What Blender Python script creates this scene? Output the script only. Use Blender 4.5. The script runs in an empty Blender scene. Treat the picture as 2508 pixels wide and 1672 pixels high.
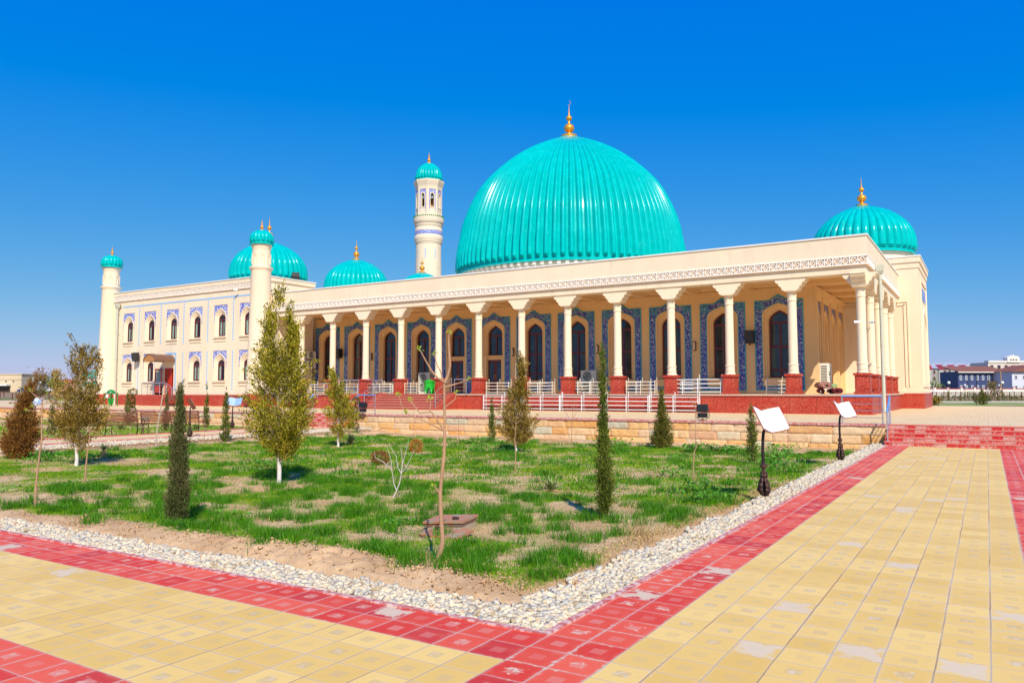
import bpy, bmesh, math, random
import numpy as np
from mathutils import Vector, Matrix
random.seed(7); RNG = np.random.default_rng(11)
S = bpy.context.scene
COL = S.collection
R = math.radians
PI = math.pi

# ---------------------------------------------------------------- camera
F, YAW, PIT, ROLL, EYE = 1875.4, R(31.76), R(3.702), R(-0.089), 1.75
fw = Vector((-math.sin(YAW)*math.cos(PIT), math.cos(YAW)*math.cos(PIT), math.sin(PIT)))
rt = Vector((math.cos(YAW), math.sin(YAW), 0)); up = rt.cross(fw)
rr = rt*math.cos(ROLL)+up*math.sin(ROLL); uu = -rt*math.sin(ROLL)+up*math.cos(ROLL)
cam_d = bpy.data.cameras.new('camera'); cam = bpy.data.objects.new('camera', cam_d); COL.objects.link(cam)
cam.matrix_world = Matrix(((rr.x, uu.x, -fw.x, 0), (rr.y, uu.y, -fw.y, 0), (rr.z, uu.z, -fw.z, EYE), (0, 0, 0, 1)))
cam_d.sensor_width = 36; cam_d.lens = F/2508*36; cam_d.clip_start = .1; cam_d.clip_end = 6000
S.camera = cam

# ---------------------------------------------------------------- sky, sun, exposure
SUN_EL, SUN_AZ = 43.0, 44.0          # the sun stands behind the camera's right shoulder
sd = Vector((math.sin(R(SUN_AZ))*math.cos(R(SUN_EL)), -math.cos(R(SUN_AZ))*math.cos(R(SUN_EL)), math.sin(R(SUN_EL))))
w = bpy.data.worlds.new('World'); S.world = w; w.use_nodes = True
nt = w.node_tree; bg = nt.nodes['Background']
sky = nt.nodes.new('ShaderNodeTexSky'); sky.sky_type = 'NISHITA'; sky.sun_disc = False
sky.sun_elevation = R(SUN_EL); sky.sun_rotation = math.atan2(sd.x, sd.y)
sky.altitude = 0; sky.air_density = 1.0; sky.dust_density = 0.3; sky.ozone_density = 3.0
def _mul(src, c):
    n = nt.nodes.new('ShaderNodeMix'); n.data_type = 'RGBA'; n.blend_type = 'MULTIPLY'; n.inputs[0].default_value = 1; n.clamp_result = False
    nt.links.new(src, n.inputs[6]); n.inputs[7].default_value = (*c, 1); return n.outputs[2]
sep = nt.nodes.new('ShaderNodeSeparateColor'); cmb = nt.nodes.new('ShaderNodeCombineColor')
nt.links.new(_mul(sky.outputs[0], (.113,)*3), sep.inputs[0])          # deeper, clearer spring sky
for ch, (gain, ex) in enumerate(((.71, 1.45), (.62, .74), (.83, .0))):
    p_ = nt.nodes.new('ShaderNodeMath'); p_.operation = 'POWER'; nt.links.new(sep.outputs[ch], p_.inputs[0]); p_.inputs[1].default_value = ex
    q_ = nt.nodes.new('ShaderNodeMath'); q_.operation = 'MULTIPLY'; nt.links.new(p_.outputs[0], q_.inputs[0]); q_.inputs[1].default_value = gain
    if ch == 0:
        z_ = nt.nodes.new('ShaderNodeMath'); z_.operation = 'MULTIPLY_ADD'; z_.use_clamp = True; nt.links.new(q_.outputs[0], z_.inputs[0]); z_.inputs[1].default_value = 1.0; z_.inputs[2].default_value = -.055; q_ = z_
    nt.links.new(q_.outputs[0], cmb.inputs[ch])
nt.links.new(_mul(cmb.outputs[0], (8.8,)*3), bg.inputs[0])
bg.inputs[1].default_value = 0.095
sl = bpy.data.lights.new('sun', 'SUN'); sl.energy = 4.8; sl.angle = R(.5); sl.color = (1, .93, .80)
so = bpy.data.objects.new('sun', sl); COL.objects.link(so); so.rotation_euler = sd.to_track_quat('Z', 'Y').to_euler()
S.view_settings.view_transform = 'Standard'; S.view_settings.look = 'None'
S.view_settings.exposure = 0.18; S.view_settings.gamma = 1
S.view_settings.use_curve_mapping = False

# ---------------------------------------------------------------- node helper
class G:
    def __init__(s, mat): s.t = mat.node_tree; s.n = s.t.nodes; s.l = s.t.links
    def put(s, sock, v):
        if isinstance(v, bpy.types.NodeSocket): s.l.new(v, sock)
        elif isinstance(v, (tuple, list)): sock.default_value = (tuple(v)+(1,))[:len(sock.default_value)] if len(v) < len(sock.default_value) else tuple(v)
        else: sock.default_value = v
    def m(s, op, *a, clamp=False):
        n = s.n.new('ShaderNodeMath'); n.operation = op; n.use_clamp = clamp
        for i, v in enumerate(a): s.put(n.inputs[i], v)
        return n.outputs[0]
    def mix(s, f, a, b, mode='MIX'):
        n = s.n.new('ShaderNodeMix'); n.data_type = 'RGBA'; n.blend_type = mode
        s.put(n.inputs[0], f); s.put(n.inputs[6], a); s.put(n.inputs[7], b); return n.outputs[2]
    def obj(s): return s.n.new('ShaderNodeTexCoord').outputs['Object']
    def xyz(s, v):
        n = s.n.new('ShaderNodeSeparateXYZ'); s.l.new(v, n.inputs[0]); return n.outputs
    def vec(s, x, y, z):
        n = s.n.new('ShaderNodeCombineXYZ')
        for i, v in enumerate((x, y, z)): s.put(n.inputs[i], v)
        return n.outputs[0]
    def noise(s, v, sc, det=4, rough=.6, dist=0):
        n = s.n.new('ShaderNodeTexNoise'); s.l.new(v, n.inputs['Vector']); n.inputs['Scale'].default_value = sc
        n.inputs['Detail'].default_value = det; n.inputs['Roughness'].default_value = rough; n.inputs['Distortion'].default_value = dist
        return n.outputs['Fac']
    def vor(s, v, sc, feat='F1', out='Distance', rnd=1):
        n = s.n.new('ShaderNodeTexVoronoi'); n.feature = feat; s.l.new(v, n.inputs['Vector']); n.inputs['Scale'].default_value = sc
        n.inputs['Randomness'].default_value = rnd
        return n.outputs[out]
    def white(s, v):
        n = s.n.new('ShaderNodeTexWhiteNoise'); s.l.new(v, n.inputs['Vector']); return n.outputs['Value']
    def ramp(s, f, stops, const=False):
        n = s.n.new('ShaderNodeValToRGB'); s.l.new(f, n.inputs[0]); e = n.color_ramp.elements
        if const: n.color_ramp.interpolation = 'CONSTANT'
        while len(e) < len(stops): e.new(.5)
        for k, (p, c) in enumerate(stops): e[k].position = p; e[k].color = (*c, 1) if len(c) == 3 else c
        return n.outputs[0]
    def sm(s, v, a, b):
        n = s.n.new('ShaderNodeMapRange'); n.interpolation_type = 'SMOOTHSTEP'; s.put(n.inputs[0], v)
        n.inputs[1].default_value = a; n.inputs[2].default_value = b; return n.outputs[0]
    def bump(s, h, st, dist=.02):
        n = s.n.new('ShaderNodeBump'); n.inputs['Strength'].default_value = st; n.inputs['Distance'].default_value = dist
        s.l.new(h, n.inputs['Height']); return n.outputs[0]

def mat(name, col=(.8, .8, .8), rough=.7, metal=0, spec=.5, fn=None, trans=0):
    m = bpy.data.materials.new(name); m.use_nodes = True
    b = m.node_tree.nodes['Principled BSDF']; g = G(m)
    b.inputs['Base Color'].default_value = (*col, 1); b.inputs['Roughness'].default_value = rough
    b.inputs['Metallic'].default_value = metal; b.inputs['Specular IOR Level'].default_value = spec
    if fn:
        r = fn(g, b)
        if r is not None: g.put(b.inputs['Base Color'], r)
    return m

def tint(col, amt=.12, sc=1.5, sc2=12, bump=0, bsc=40):
    def f(g, b):
        o = g.obj(); n = g.noise(o, sc, 5, .6); n2 = g.noise(o, sc2, 4)
        s_ = g.m('MULTIPLY_ADD', g.m('ADD', g.m('SUBTRACT', n, .5), g.m('MULTIPLY', g.m('SUBTRACT', n2, .5), .6)), amt*2.4, 1.0)
        if bump: g.put(b.inputs['Normal'], g.bump(g.noise(o, bsc, 5), bump, .01))
        return g.mix(1.0, col, g.vec(s_, s_, s_), 'MULTIPLY')
    return f

def plaster(col, dirt=(.55, .42, .27)):
    def f(g, b):
        o = g.obj(); x, y, z = g.xyz(o)
        n = g.noise(g.vec(x, y, g.m('MULTIPLY', z, .35)), .55, 6, .65)
        st = g.sm(g.noise(g.vec(g.m('MULTIPLY', x, 3.0), g.m('MULTIPLY', y, 3.0), g.m('MULTIPLY', z, .25)), 1.0, 5, .7), .53, .78)
        c = g.mix(g.sm(n, .3, .75), col, tuple(k*.9 for k in col))
        c = g.mix(g.m('MULTIPLY', st, .5), c, dirt)
        c = g.mix(g.m('MULTIPLY', g.sm(g.noise(o, .22, 5, .7), .5, .75), .18), c, (.62, .50, .36))
        g.put(b.inputs['Normal'], g.bump(g.noise(o, 22, 6, .7), .12, .01))
        return c
    return f

CREAM = mat('cream_plaster', rough=.85, spec=.2, fn=plaster((.83, .69, .50)))
INNER = mat('ochre_shade_plaster', rough=.85, spec=.2, fn=plaster((.82, .54, .25)))  # ochre paint, deepened so its colour carries the porch's warm orange shade
STUCCO = mat('white_stucco', rough=.8, spec=.2, fn=tint((.88, .82, .74), .06, 2, 20))
COLM = mat('column_plaster', rough=.75, spec=.2, fn=plaster((.84, .70, .50)))
COPE = mat('white_coping', (.75, .74, .7), .5, fn=tint((.75, .74, .7), .08))
def granite(g, b):
    o = g.obj(); n = g.noise(o, 38, 4, .7); n2 = g.noise(o, 1.1, 4); v = g.vor(o, 55, out='Color'); vv = g.xyz(v)[0]
    c = g.ramp(vv, [(0, (.13, .010, .006)), (.4, (.40, .026, .014)), (.8, (.54, .05, .026)), (.95, (.60, .20, .12))])
    x, y, z = g.xyz(o)
    # panel joints
    fx = g.m('FRACT', g.m('DIVIDE', g.m('ADD', x, y), .62)); fz = g.m('FRACT', g.m('DIVIDE', g.m('SUBTRACT', z, .63), .78))
    ex = g.m('ABSOLUTE', g.m('SUBTRACT', fx, .5)); j = g.m('GREATER_THAN', ex, .485)
    c = g.mix(g.m('MULTIPLY', g.sm(n2, .4, .8), .35), c, (.52, .16, .10))
    c = g.mix(g.m('MULTIPLY', j, .6), c, (.12, .03, .02))
    return c
GRAN = mat('red_granite', rough=.42, spec=.25, fn=granite)
STEP = mat('red_granite_steps', rough=.4, fn=tint((.38, .06, .04), .2, 2, 30))
STEPE = mat('pale_step_edge', rough=.5, fn=tint((.6, .3, .2), .15, 2, 30))
def turq(g, b):
    o = g.obj(); x, y, z = g.xyz(o); n = g.noise(o, 1.3, 5, .7); n2 = g.noise(g.vec(g.m('MULTIPLY', x, 2.4), g.m('MULTIPLY', y, 2.4), g.m('MULTIPLY', z, 1.1)), 1.2, 5, .7)
    c = g.mix(g.sm(n, .35, .75), (.0, .40, .385), (.001, .48, .46))
    c = g.mix(g.m('MULTIPLY', g.sm(n2, .58, .72), .35), c, (.06, .58, .53))
    # sheet seams
    s_ = g.m('LESS_THAN', g.m('FRACT', g.m('MULTIPLY', z, 1.25)), .03)
    g.put(b.inputs['Normal'], g.bump(g.noise(o, 6, 3), .15, .03))
    return g.mix(g.m('MULTIPLY', s_, .14), c, (0, .25, .22))
TURQ = mat('turquoise_metal', rough=.2, spec=.14, fn=turq)
TURD = mat('turquoise_shade', (.0, .12, .11), .5)  # shadow under the rib feet, put into the colour
GOLD = mat('gold_metal', (.85, .36, .03), .32, .45)
def tilepanel(g, b):
    o = g.obj(); x, y, z = g.xyz(o); p = g.vec(g.m('ADD', x, y), z, 0.0)
    v = g.vor(p, 11.0, 'F1', 'Distance', .65); vc = g.xyz(g.vor(p, 21.0, 'F1', 'Color', .8)); n = g.noise(p, 14, 3, .6, 1.5)
    c = g.ramp(g.m('FRACT', g.m('MULTIPLY', v, 4.2)), [(0, (.012, .02, .26)), (.62, (.015, .03, .33)), (.72, (.03, .33, .45)), (.8, (.012, .02, .24))])
    c = g.mix(g.m('GREATER_THAN', vc[0], .66), c, (.42, .46, .52))
    c = g.mix(g.m('GREATER_THAN', vc[1], .93), c, (.42, .14, .10))
    c = g.mix(g.m('MULTIPLY', g.sm(n, .52, .58), .8), c, (.02, .035, .30))
    return c
TILE = mat('blue_mosaic_tile', rough=.3, fn=tilepanel)
TILEB = mat('turquoise_tile_border', rough=.3, fn=tint((.03, .35, .42), .15, 3, 40))
def tilelight(g, b):
    o = g.obj(); x, y, z = g.xyz(o); p = g.vec(g.m('ADD', x, y), z, 0.0)
    vc = g.xyz(g.vor(p, 13.0, 'F1', 'Color', .7))
    c = g.mix(g.m('GREATER_THAN', vc[0], .5), (.08, .13, .50), (.50, .54, .72))
    return g.mix(g.m('GREATER_THAN', vc[1], .92), c, (.5, .14, .3))
TILEL = mat('pale_blue_mosaic', rough=.35, fn=tilelight)
def tilestrip(g, b):
    o = g.obj(); x, y, z = g.xyz(o); f = g.m('FRACT', g.m('MULTIPLY', g.m('ADD', g.m('ADD', x, y), z), 4.0))
    return g.mix(g.m('GREATER_THAN', f, .55), (.18, .42, .68), (.50, .62, .80))
TILES = mat('light_blue_tile_strip', rough=.35, fn=tilestrip)
BROWN = mat('dark_red_frame', (.12, .014, .010), .4, fn=tint((.12, .014, .010), .2))
DOOR = mat('red_wood_door', rough=.35, fn=tint((.50, .030, .008), .25, 3, 30))
def glassy(g, b):
    o = g.obj(); n = g.noise(o, .35, 2)
    g.put(b.inputs['Normal'], g.bump(n, .25, .05)); return g.mix(g.sm(g.noise(o, .8, 3), .4, .6), (.014, .022, .028), (.03, .05, .05))
GLASS = mat('dark_window_glass', rough=.04, spec=.6, fn=glassy)
CURT = mat('green_white_curtain', rough=.8, fn=lambda g, b: g.ramp(g.m('FRACT', g.m('MULTIPLY', g.m('ADD', g.xyz(g.obj())[0], g.m('MULTIPLY', g.noise(g.obj(), 2), .25)), 5.0)), [(0, (.55, .70, .58)), (.5, (.85, .92, .84)), (1, (.5, .62, .52))]))
def cglass(g, b):
    n = g.n; tr = n.new('ShaderNodeBsdfTransparent'); tr.inputs[0].default_value = (.7, .78, .75, 1)
    gl = n.new('ShaderNodeBsdfGlossy'); gl.inputs['Roughness'].default_value = .03
    mx = n.new('ShaderNodeMixShader'); mx.inputs[0].default_value = .10
    g.l.new(tr.outputs[0], mx.inputs[1]); g.l.new(gl.outputs[0], mx.inputs[2]); g.l.new(mx.outputs[0], n['Material Output'].inputs[0])
CGLASS = mat('clear_glass', fn=cglass)
STEEL = mat('brushed_steel', (.62, .65, .70), .25, .9)
BLUES = mat('blue_plastic_film', (.10, .28, .62), .4, fn=tint((.10, .28, .62), .1))
WHITE = mat('white_paint', (.80, .80, .78), .45, fn=tint((.80, .80, .78), .06))
CRMP = mat('cream_paint', (.78, .66, .5), .5, fn=tint((.78, .66, .5), .08))
GREYP = mat('downpipe_grey', (.52, .52, .42), .5, fn=tint((.52, .52, .42), .08))
ACM = mat('ac_casing', (.50, .52, .44), .5, fn=tint((.50, .52, .44), .06))
ACW = mat('ac_casing_white', (.78, .74, .62), .5, fn=tint((.78, .74, .62), .06))
BLACK = mat('black_plastic', (.012, .012, .014), .4)
DARK = mat('dark_interior', (.02, .018, .016), .8)
IRON = mat('rusty_brown_iron', rough=.6, metal=.3, fn=tint((.085, .04, .03), .5, 6, 30))
COPPER = mat('copper_edge', rough=.5, metal=.3, fn=tint((.36, .15, .08), .3, 6, 30))
PAGE = mat('white_board', (.80, .84, .86), .35)
PAGEB = mat('pale_blue_board', rough=.4, fn=lambda g, b: g.mix(g.m('MULTIPLY', g.m('GREATER_THAN', g.m('FRACT', g.m('MULTIPLY', g.xyz(g.obj())[2], 30)), .6), g.sm(g.noise(g.obj(), 30, 3), .4, .6)), (.30, .46, .66), (.12, .2, .4)))
WOOD = mat('brown_painted_wood', rough=.5, fn=tint((.19, .055, .028), .35, 4, 40))
GREEN = mat('bright_green_plastic', (.005, .42, .03), .3, fn=tint((.005, .42, .03), .08))
GREEND = mat('green_metal_paint', (.01, .22, .06), .4)
CARP = mat('pink_patterned_carpet', rough=.95, fn=lambda g, b: g.ramp(g.vor(g.obj(), 25), [(0, (.45, .14, .1)), (.4, (.6, .34, .26)), (.8, (.3, .08, .06))]))
CARG = mat('green_carpet', rough=.95, fn=tint((.32, .52, .22), .2, 8, 30))
CARR = mat('dark_red_carpet', rough=.95, fn=tint((.16, .015, .02), .3, 8, 30))

# paving
def paving(field, redfn, ox, oy, wear=.5, size=.3):
    def f(g, b):
        o = g.obj(); x, y, z = g.xyz(o)
        wx = g.m('MULTIPLY', g.m('SUBTRACT', g.noise(o, 1.7, 3), .5), .018); wy = g.m('MULTIPLY', g.m('SUBTRACT', g.noise(g.vec(y, x, 3.0), 1.7, 3), .5), .018)
        u = g.m('DIVIDE', g.m('SUBTRACT', g.m('ADD', x, wx), ox), size); v = g.m('DIVIDE', g.m('SUBTRACT', g.m('ADD', y, wy), oy), size)
        iu = g.m('FLOOR', u); iv = g.m('FLOOR', v); fu = g.m('ABSOLUTE', g.m('SUBTRACT', g.m('SUBTRACT', u, iu), .5)); fv = g.m('ABSOLUTE', g.m('SUBTRACT', g.m('SUBTRACT', v, iv), .5))
        cell = g.vec(iu, iv, 0.0); rnd = g.white(cell); rnd2 = g.white(g.vec(iu, iv, 5.0)); rnd3 = g.white(g.vec(iu, iv, 9.0))
        fine = g.noise(o, 45, 5, .7); mid = g.noise(o, 7, 5, .7); big = g.noise(o, .9, 4)
        jit = g.m('MULTIPLY', g.m('SUBTRACT', fine, .5), .022)
        gu = g.m('GREATER_THAN', g.m('ADD', fu, jit), .483); gv = g.m('GREATER_THAN', g.m('ADD', fv, jit), .488)
        grout = g.m('MAXIMUM', gu, gv)
        mx = g.m('MAXIMUM', fu, fv)
        sq = g.m('SUBTRACT', 1.0, g.sm(g.m('ADD', mx, g.m('MULTIPLY', jit, .6)), .155, .175))
        sq = g.m('MULTIPLY', sq, g.m('MULTIPLY_ADD', rnd2, .45, .2))
        edge = g.sm(g.m('ADD', mx, g.m('MULTIPLY', g.m('SUBTRACT', mid, .5), .35)), .36, .5)
        Y1 = g.mix(rnd, tuple(field[0]), tuple(field[1])); 
        isred = redfn(g, x, y)
        R1 = g.mix(rnd, (.66, .034, .010), (.80, .115, .050))
        R1 = g.mix(g.m('MULTIPLY', g.m('GREATER_THAN', rnd3, .8), .7), R1, (.50, .010, .010))
        c = g.mix(isred, Y1, R1)
        c = g.mix(g.m('MULTIPLY', g.sm(mid, .45, .75), .35), c, g.mix(isred, (.67, .42, .14), (.66, .15, .08)))
        c = g.mix(sq, c, g.mix(isred, (.54, .39, .20), (.68, .30, .23)))
        c = g.mix(g.m('MULTIPLY', edge, .22), c, g.mix(isred, (.77, .54, .26), (.70, .25, .17)))
        # lime bloom: some whole tiles and along joints
        bl = g.m('MULTIPLY', g.m('GREATER_THAN', rnd3, 1-.03*wear), g.sm(g.m('ADD', mid, g.m('MULTIPLY', g.m('SUBTRACT', .35, mx), .6)), .40, .55))
        bl2 = g.m('MULTIPLY', g.m('GREATER_THAN', rnd2, .62), g.m('MULTIPLY', g.sm(g.m('ADD', g.noise(o, 16, 5, .7), g.m('MULTIPLY', g.m('SUBTRACT', .3, mx), .5)), .62, .68), .9))
        bl3 = g.m('MULTIPLY', g.sm(g.m('ADD', mx, g.m('MULTIPLY', g.m('SUBTRACT', g.noise(o, 20, 4, .7), .5), .4)), .46, .50), g.sm(big, .46, .58))
        bw = g.m('MINIMUM', g.m('ADD', g.m('ADD', bl, g.m('MULTIPLY', bl2, wear)), g.m('MULTIPLY', bl3, wear)), .85)
        c = g.mix(bw, c, (.68, .54, .37))
        gc = g.mix(isred, g.mix(g.m('MULTIPLY', gu, g.sm(g.noise(g.vec(g.m('MULTIPLY', x, 3.3), g.m('MULTIPLY', y, .5), 0.0), 1.0, 3), .45, .6)), g.mix(fine, (.30, .22, .14), (.62, .52, .42)), (.27, .15, .08)), g.mix(fine, (.42, .26, .2), (.68, .56, .5)))
        c = g.mix(g.m('MULTIPLY', grout, .85), c, gc)
        c = g.mix(g.m('MULTIPLY', g.m('SUBTRACT', fine, .5), .35), c, (.1, .06, .03))
        g.put(b.inputs['Normal'], g.bump(g.m('ADD', g.m('MULTIPLY', grout, -1.0), g.m('MULTIPLY', fine, .3)), .45, .006))
        g.put(b.inputs['Roughness'], g.m('MULTIPLY_ADD', mid, .3, .5))
        return c
    return f
PFIELD = ((.72, .45, .10), (.83, .56, .17))
def red_x(lo, hi):
    return lambda g, x, y: g.m('MAXIMUM', g.m('LESS_THAN', x, lo), g.m('GREATER_THAN', x, hi))
PAVE_R = mat('paving_right', rough=.6, fn=paving(PFIELD, red_x(-2.14, .26), -2.74, 4.95, 1.0))
PAVE_L = mat('paving_left', rough=.6, fn=paving(PFIELD, lambda g, x, y: g.m('MAXIMUM', g.m('LESS_THAN', y, 2.83), g.m('GREATER_THAN', y, 4.33)), -2.74, 4.93, .55))
PAVE_M = mat('paving_cross', rough=.6, fn=paving(((.74, .5, .22), (.82, .6, .28)), red_x(-29.2, -27.1), -29.8, 4.93, .6))
PAVE_T = mat('paving_terrace', rough=.65, fn=paving(((.73, .52, .26), (.81, .60, .31)), lambda g, x, y: g.m('LESS_THAN', y, 28.62), 0, 28.32, .5))
KERBM = mat('red_kerb', rough=.7, fn=lambda g, b: g.mix(g.sm(g.noise(g.obj(), 14, 5, .7), .42, .62), (.50, .10, .08), (.68, .50, .44)))
def stepred(g, b):
    o = g.obj(); x, y, z = g.xyz(o); cell = g.vec(g.m('FLOOR', g.m('DIVIDE', x, .3)), g.m('FLOOR', g.m('DIVIDE', g.m('SUBTRACT', z, .004), .126)), 0.0)
    r_ = g.white(cell); j = g.m('GREATER_THAN', g.m('ABSOLUTE', g.m('SUBTRACT', g.m('FRACT', g.m('DIVIDE', x, .3)), .5)), .478)
    n = g.sm(g.m('ADD', g.noise(o, 16, 5, .75), g.m('MULTIPLY', g.m('SUBTRACT', r_, .5), .22)), .47, .58)
    c = g.mix(g.m('MULTIPLY', n, .8), g.mix(r_, (.50, .006, .012), (.62, .10, .07)), (.56, .40, .35))
    return g.mix(j, c, (.4, .25, .2))
PSTEP = mat('weathered_red_steps', rough=.45, fn=stepred)
PSTEPE = mat('pink_step_edge', rough=.6, fn=tint((.68, .22, .14), .2, 4, 30))

def soilm(g, b):
    o = g.obj(); n = g.noise(o, 1.4, 6, .7); n2 = g.noise(o, 30, 5, .7)
    c = g.mix(g.sm(n, .35, .7), (.54, .33, .17), (.74, .50, .28))
    g.put(b.inputs['Normal'], g.bump(n2, .8, .03))
    return g.mix(g.m('MULTIPLY', g.sm(n2, .45, .75), .5), c, (.40, .24, .13))
SOIL = mat('dry_soil', rough=.95, spec=.1, fn=soilm)
def farground(g, b):
    o = g.obj(); n = g.noise(o, .05, 6, .6); n2 = g.noise(o, 1.2, 5)
    c = g.mix(g.sm(n, .45, .6), (.36, .25, .15), (.10, .19, .03))
    return g.mix(g.m('MULTIPLY', n2, .4), c, (.42, .31, .2))
FARG = mat('far_ground', rough=.95, spec=.1, fn=farground)
def perisland(stops, rough=.8, trans=0, name='m', spec=.3, nsc=1.6):
    def f(g, b):
        i = g.n.new('ShaderNodeNewGeometry').outputs['Random Per Island']
        n = g.m('MULTIPLY_ADD', g.m('SUBTRACT', g.noise(g.obj(), nsc, 3), .5), 1.9, .5)
        c = g.ramp(g.m('MULTIPLY_ADD', n, .55, g.m('MULTIPLY', i, .5)), stops)
        if trans:
            n_ = g.n; t = n_.new('ShaderNodeBsdfTranslucent'); g.l.new(c, t.inputs[0])
            mx = n_.new('ShaderNodeMixShader'); mx.inputs[0].default_value = trans
            g.l.new(b.outputs[0], mx.inputs[1]); g.l.new(t.outputs[0], mx.inputs[2]); g.l.new(mx.outputs[0], n_['Material Output'].inputs[0])
        return c
    return mat(name, rough=rough, spec=spec, fn=f)
GRASS = perisland([(.2, (.055, .19, .001)), (.45, (.12, .32, .002)), (.68, (.23, .42, .003)), (.88, (.42, .46, .02)), (.98, (.60, .48, .10))], .5, .35, 'grass_blades', .3)
GRASSD = perisland([(.2, (.025, .12, .001)), (.5, (.06, .24, .002)), (.8, (.13, .36, .003)), (.95, (.26, .44, .02))], .5, .35, 'dark_grass_tufts', .3, 2.5)
DRYG = perisland([(.2, (.42, .26, .10)), (.6, (.58, .40, .18)), (.9, (.40, .36, .10))], .8, .2, 'dry_grass')
PEB = perisland([(.2, (0.428, 0.316, 0.181)), (.36, (0.653, 0.523, 0.345)), (.5, (0.460, 0.434, 0.363)), (.62, (0.714, 0.601, 0.417)), (.8, (0.612, 0.483, 0.326)), (.95, (0.510, 0.217, 0.054))], .8, 0, 'pale_pebbles')
ROCK = None
def stonem(g, b):
    i = g.n.new('ShaderNodeNewGeometry').outputs['Random Per Island']; o = g.obj()
    c = g.ramp(i, [(0, (.68, .34, .09)), (.2, (.76, .48, .20)), (.4, (.70, .50, .32)), (.55, (.72, .34, .08)), (.7, (.52, .50, .36)), (.82, (.80, .58, .34)), (1, (.64, .36, .20))])
    n = g.noise(o, 6, 6, .75); c = g.mix(g.m('MULTIPLY', g.sm(n, .45, .7), .5), c, (.74, .56, .36))
    c = g.mix(g.m('MULTIPLY', g.sm(g.noise(o, 3, 5, .7), .55, .7), .45), c, (.5, .22, .08))
    g.put(b.inputs['Normal'], g.bump(g.noise(o, 14, 6, .75), .7, .03)); return c
STONE = mat('sandstone_blocks', rough=.9, spec=.2, fn=stonem)
MORT = mat('mortar', rough=.95, fn=tint((.66, .60, .50), .2, 4, 30))
BARKL = mat('pale_brown_bark', rough=.85, fn=tint((.42, .24, .13), .35, 8, 60, .4, 60))
BARKG = mat('grey_bark', rough=.85, fn=tint((.46, .36, .26), .3, 8, 60))
BARKD = mat('dark_bark', rough=.9, fn=tint((.13, .08, .05), .3, 8, 60))
LIMEW = mat('whitewashed_trunk', rough=.9, fn=tint((.66, .62, .56), .25, 9, 50))
BUD = mat('spring_green_buds', (.35, .45, .03), .6)
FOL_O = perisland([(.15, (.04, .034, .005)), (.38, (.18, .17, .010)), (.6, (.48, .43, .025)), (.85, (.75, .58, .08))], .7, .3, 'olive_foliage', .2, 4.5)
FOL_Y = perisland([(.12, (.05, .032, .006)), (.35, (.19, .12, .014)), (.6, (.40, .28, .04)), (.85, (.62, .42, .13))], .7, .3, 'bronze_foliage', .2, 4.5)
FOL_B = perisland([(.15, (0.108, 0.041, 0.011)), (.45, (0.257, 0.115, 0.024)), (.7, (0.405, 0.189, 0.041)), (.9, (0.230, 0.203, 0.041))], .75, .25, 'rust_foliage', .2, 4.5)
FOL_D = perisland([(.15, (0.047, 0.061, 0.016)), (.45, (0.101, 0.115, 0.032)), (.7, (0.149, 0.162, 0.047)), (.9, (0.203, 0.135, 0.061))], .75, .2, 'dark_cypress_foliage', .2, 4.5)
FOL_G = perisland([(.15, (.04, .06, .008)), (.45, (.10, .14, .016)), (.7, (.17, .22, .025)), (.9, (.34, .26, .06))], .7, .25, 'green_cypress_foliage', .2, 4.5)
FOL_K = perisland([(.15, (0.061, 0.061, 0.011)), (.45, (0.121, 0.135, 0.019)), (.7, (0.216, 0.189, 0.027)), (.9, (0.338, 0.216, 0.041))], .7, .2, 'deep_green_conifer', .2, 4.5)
WEED = perisland([(.2, (.05, .20, .01)), (.6, (.13, .38, .02)), (.9, (.22, .45, .04))], .5, .35, 'weed_leaves')
GOLDB = perisland([(.2, (.35, .14, .02)), (.6, (.55, .28, .05)), (.9, (.6, .36, .08))], .7, .2, 'golden_bush')
YUC = perisland([(.2, (.10, .16, .03)), (.6, (.22, .30, .08)), (.9, (.38, .34, .12))], .5, .1, 'yucca_leaf')

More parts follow.
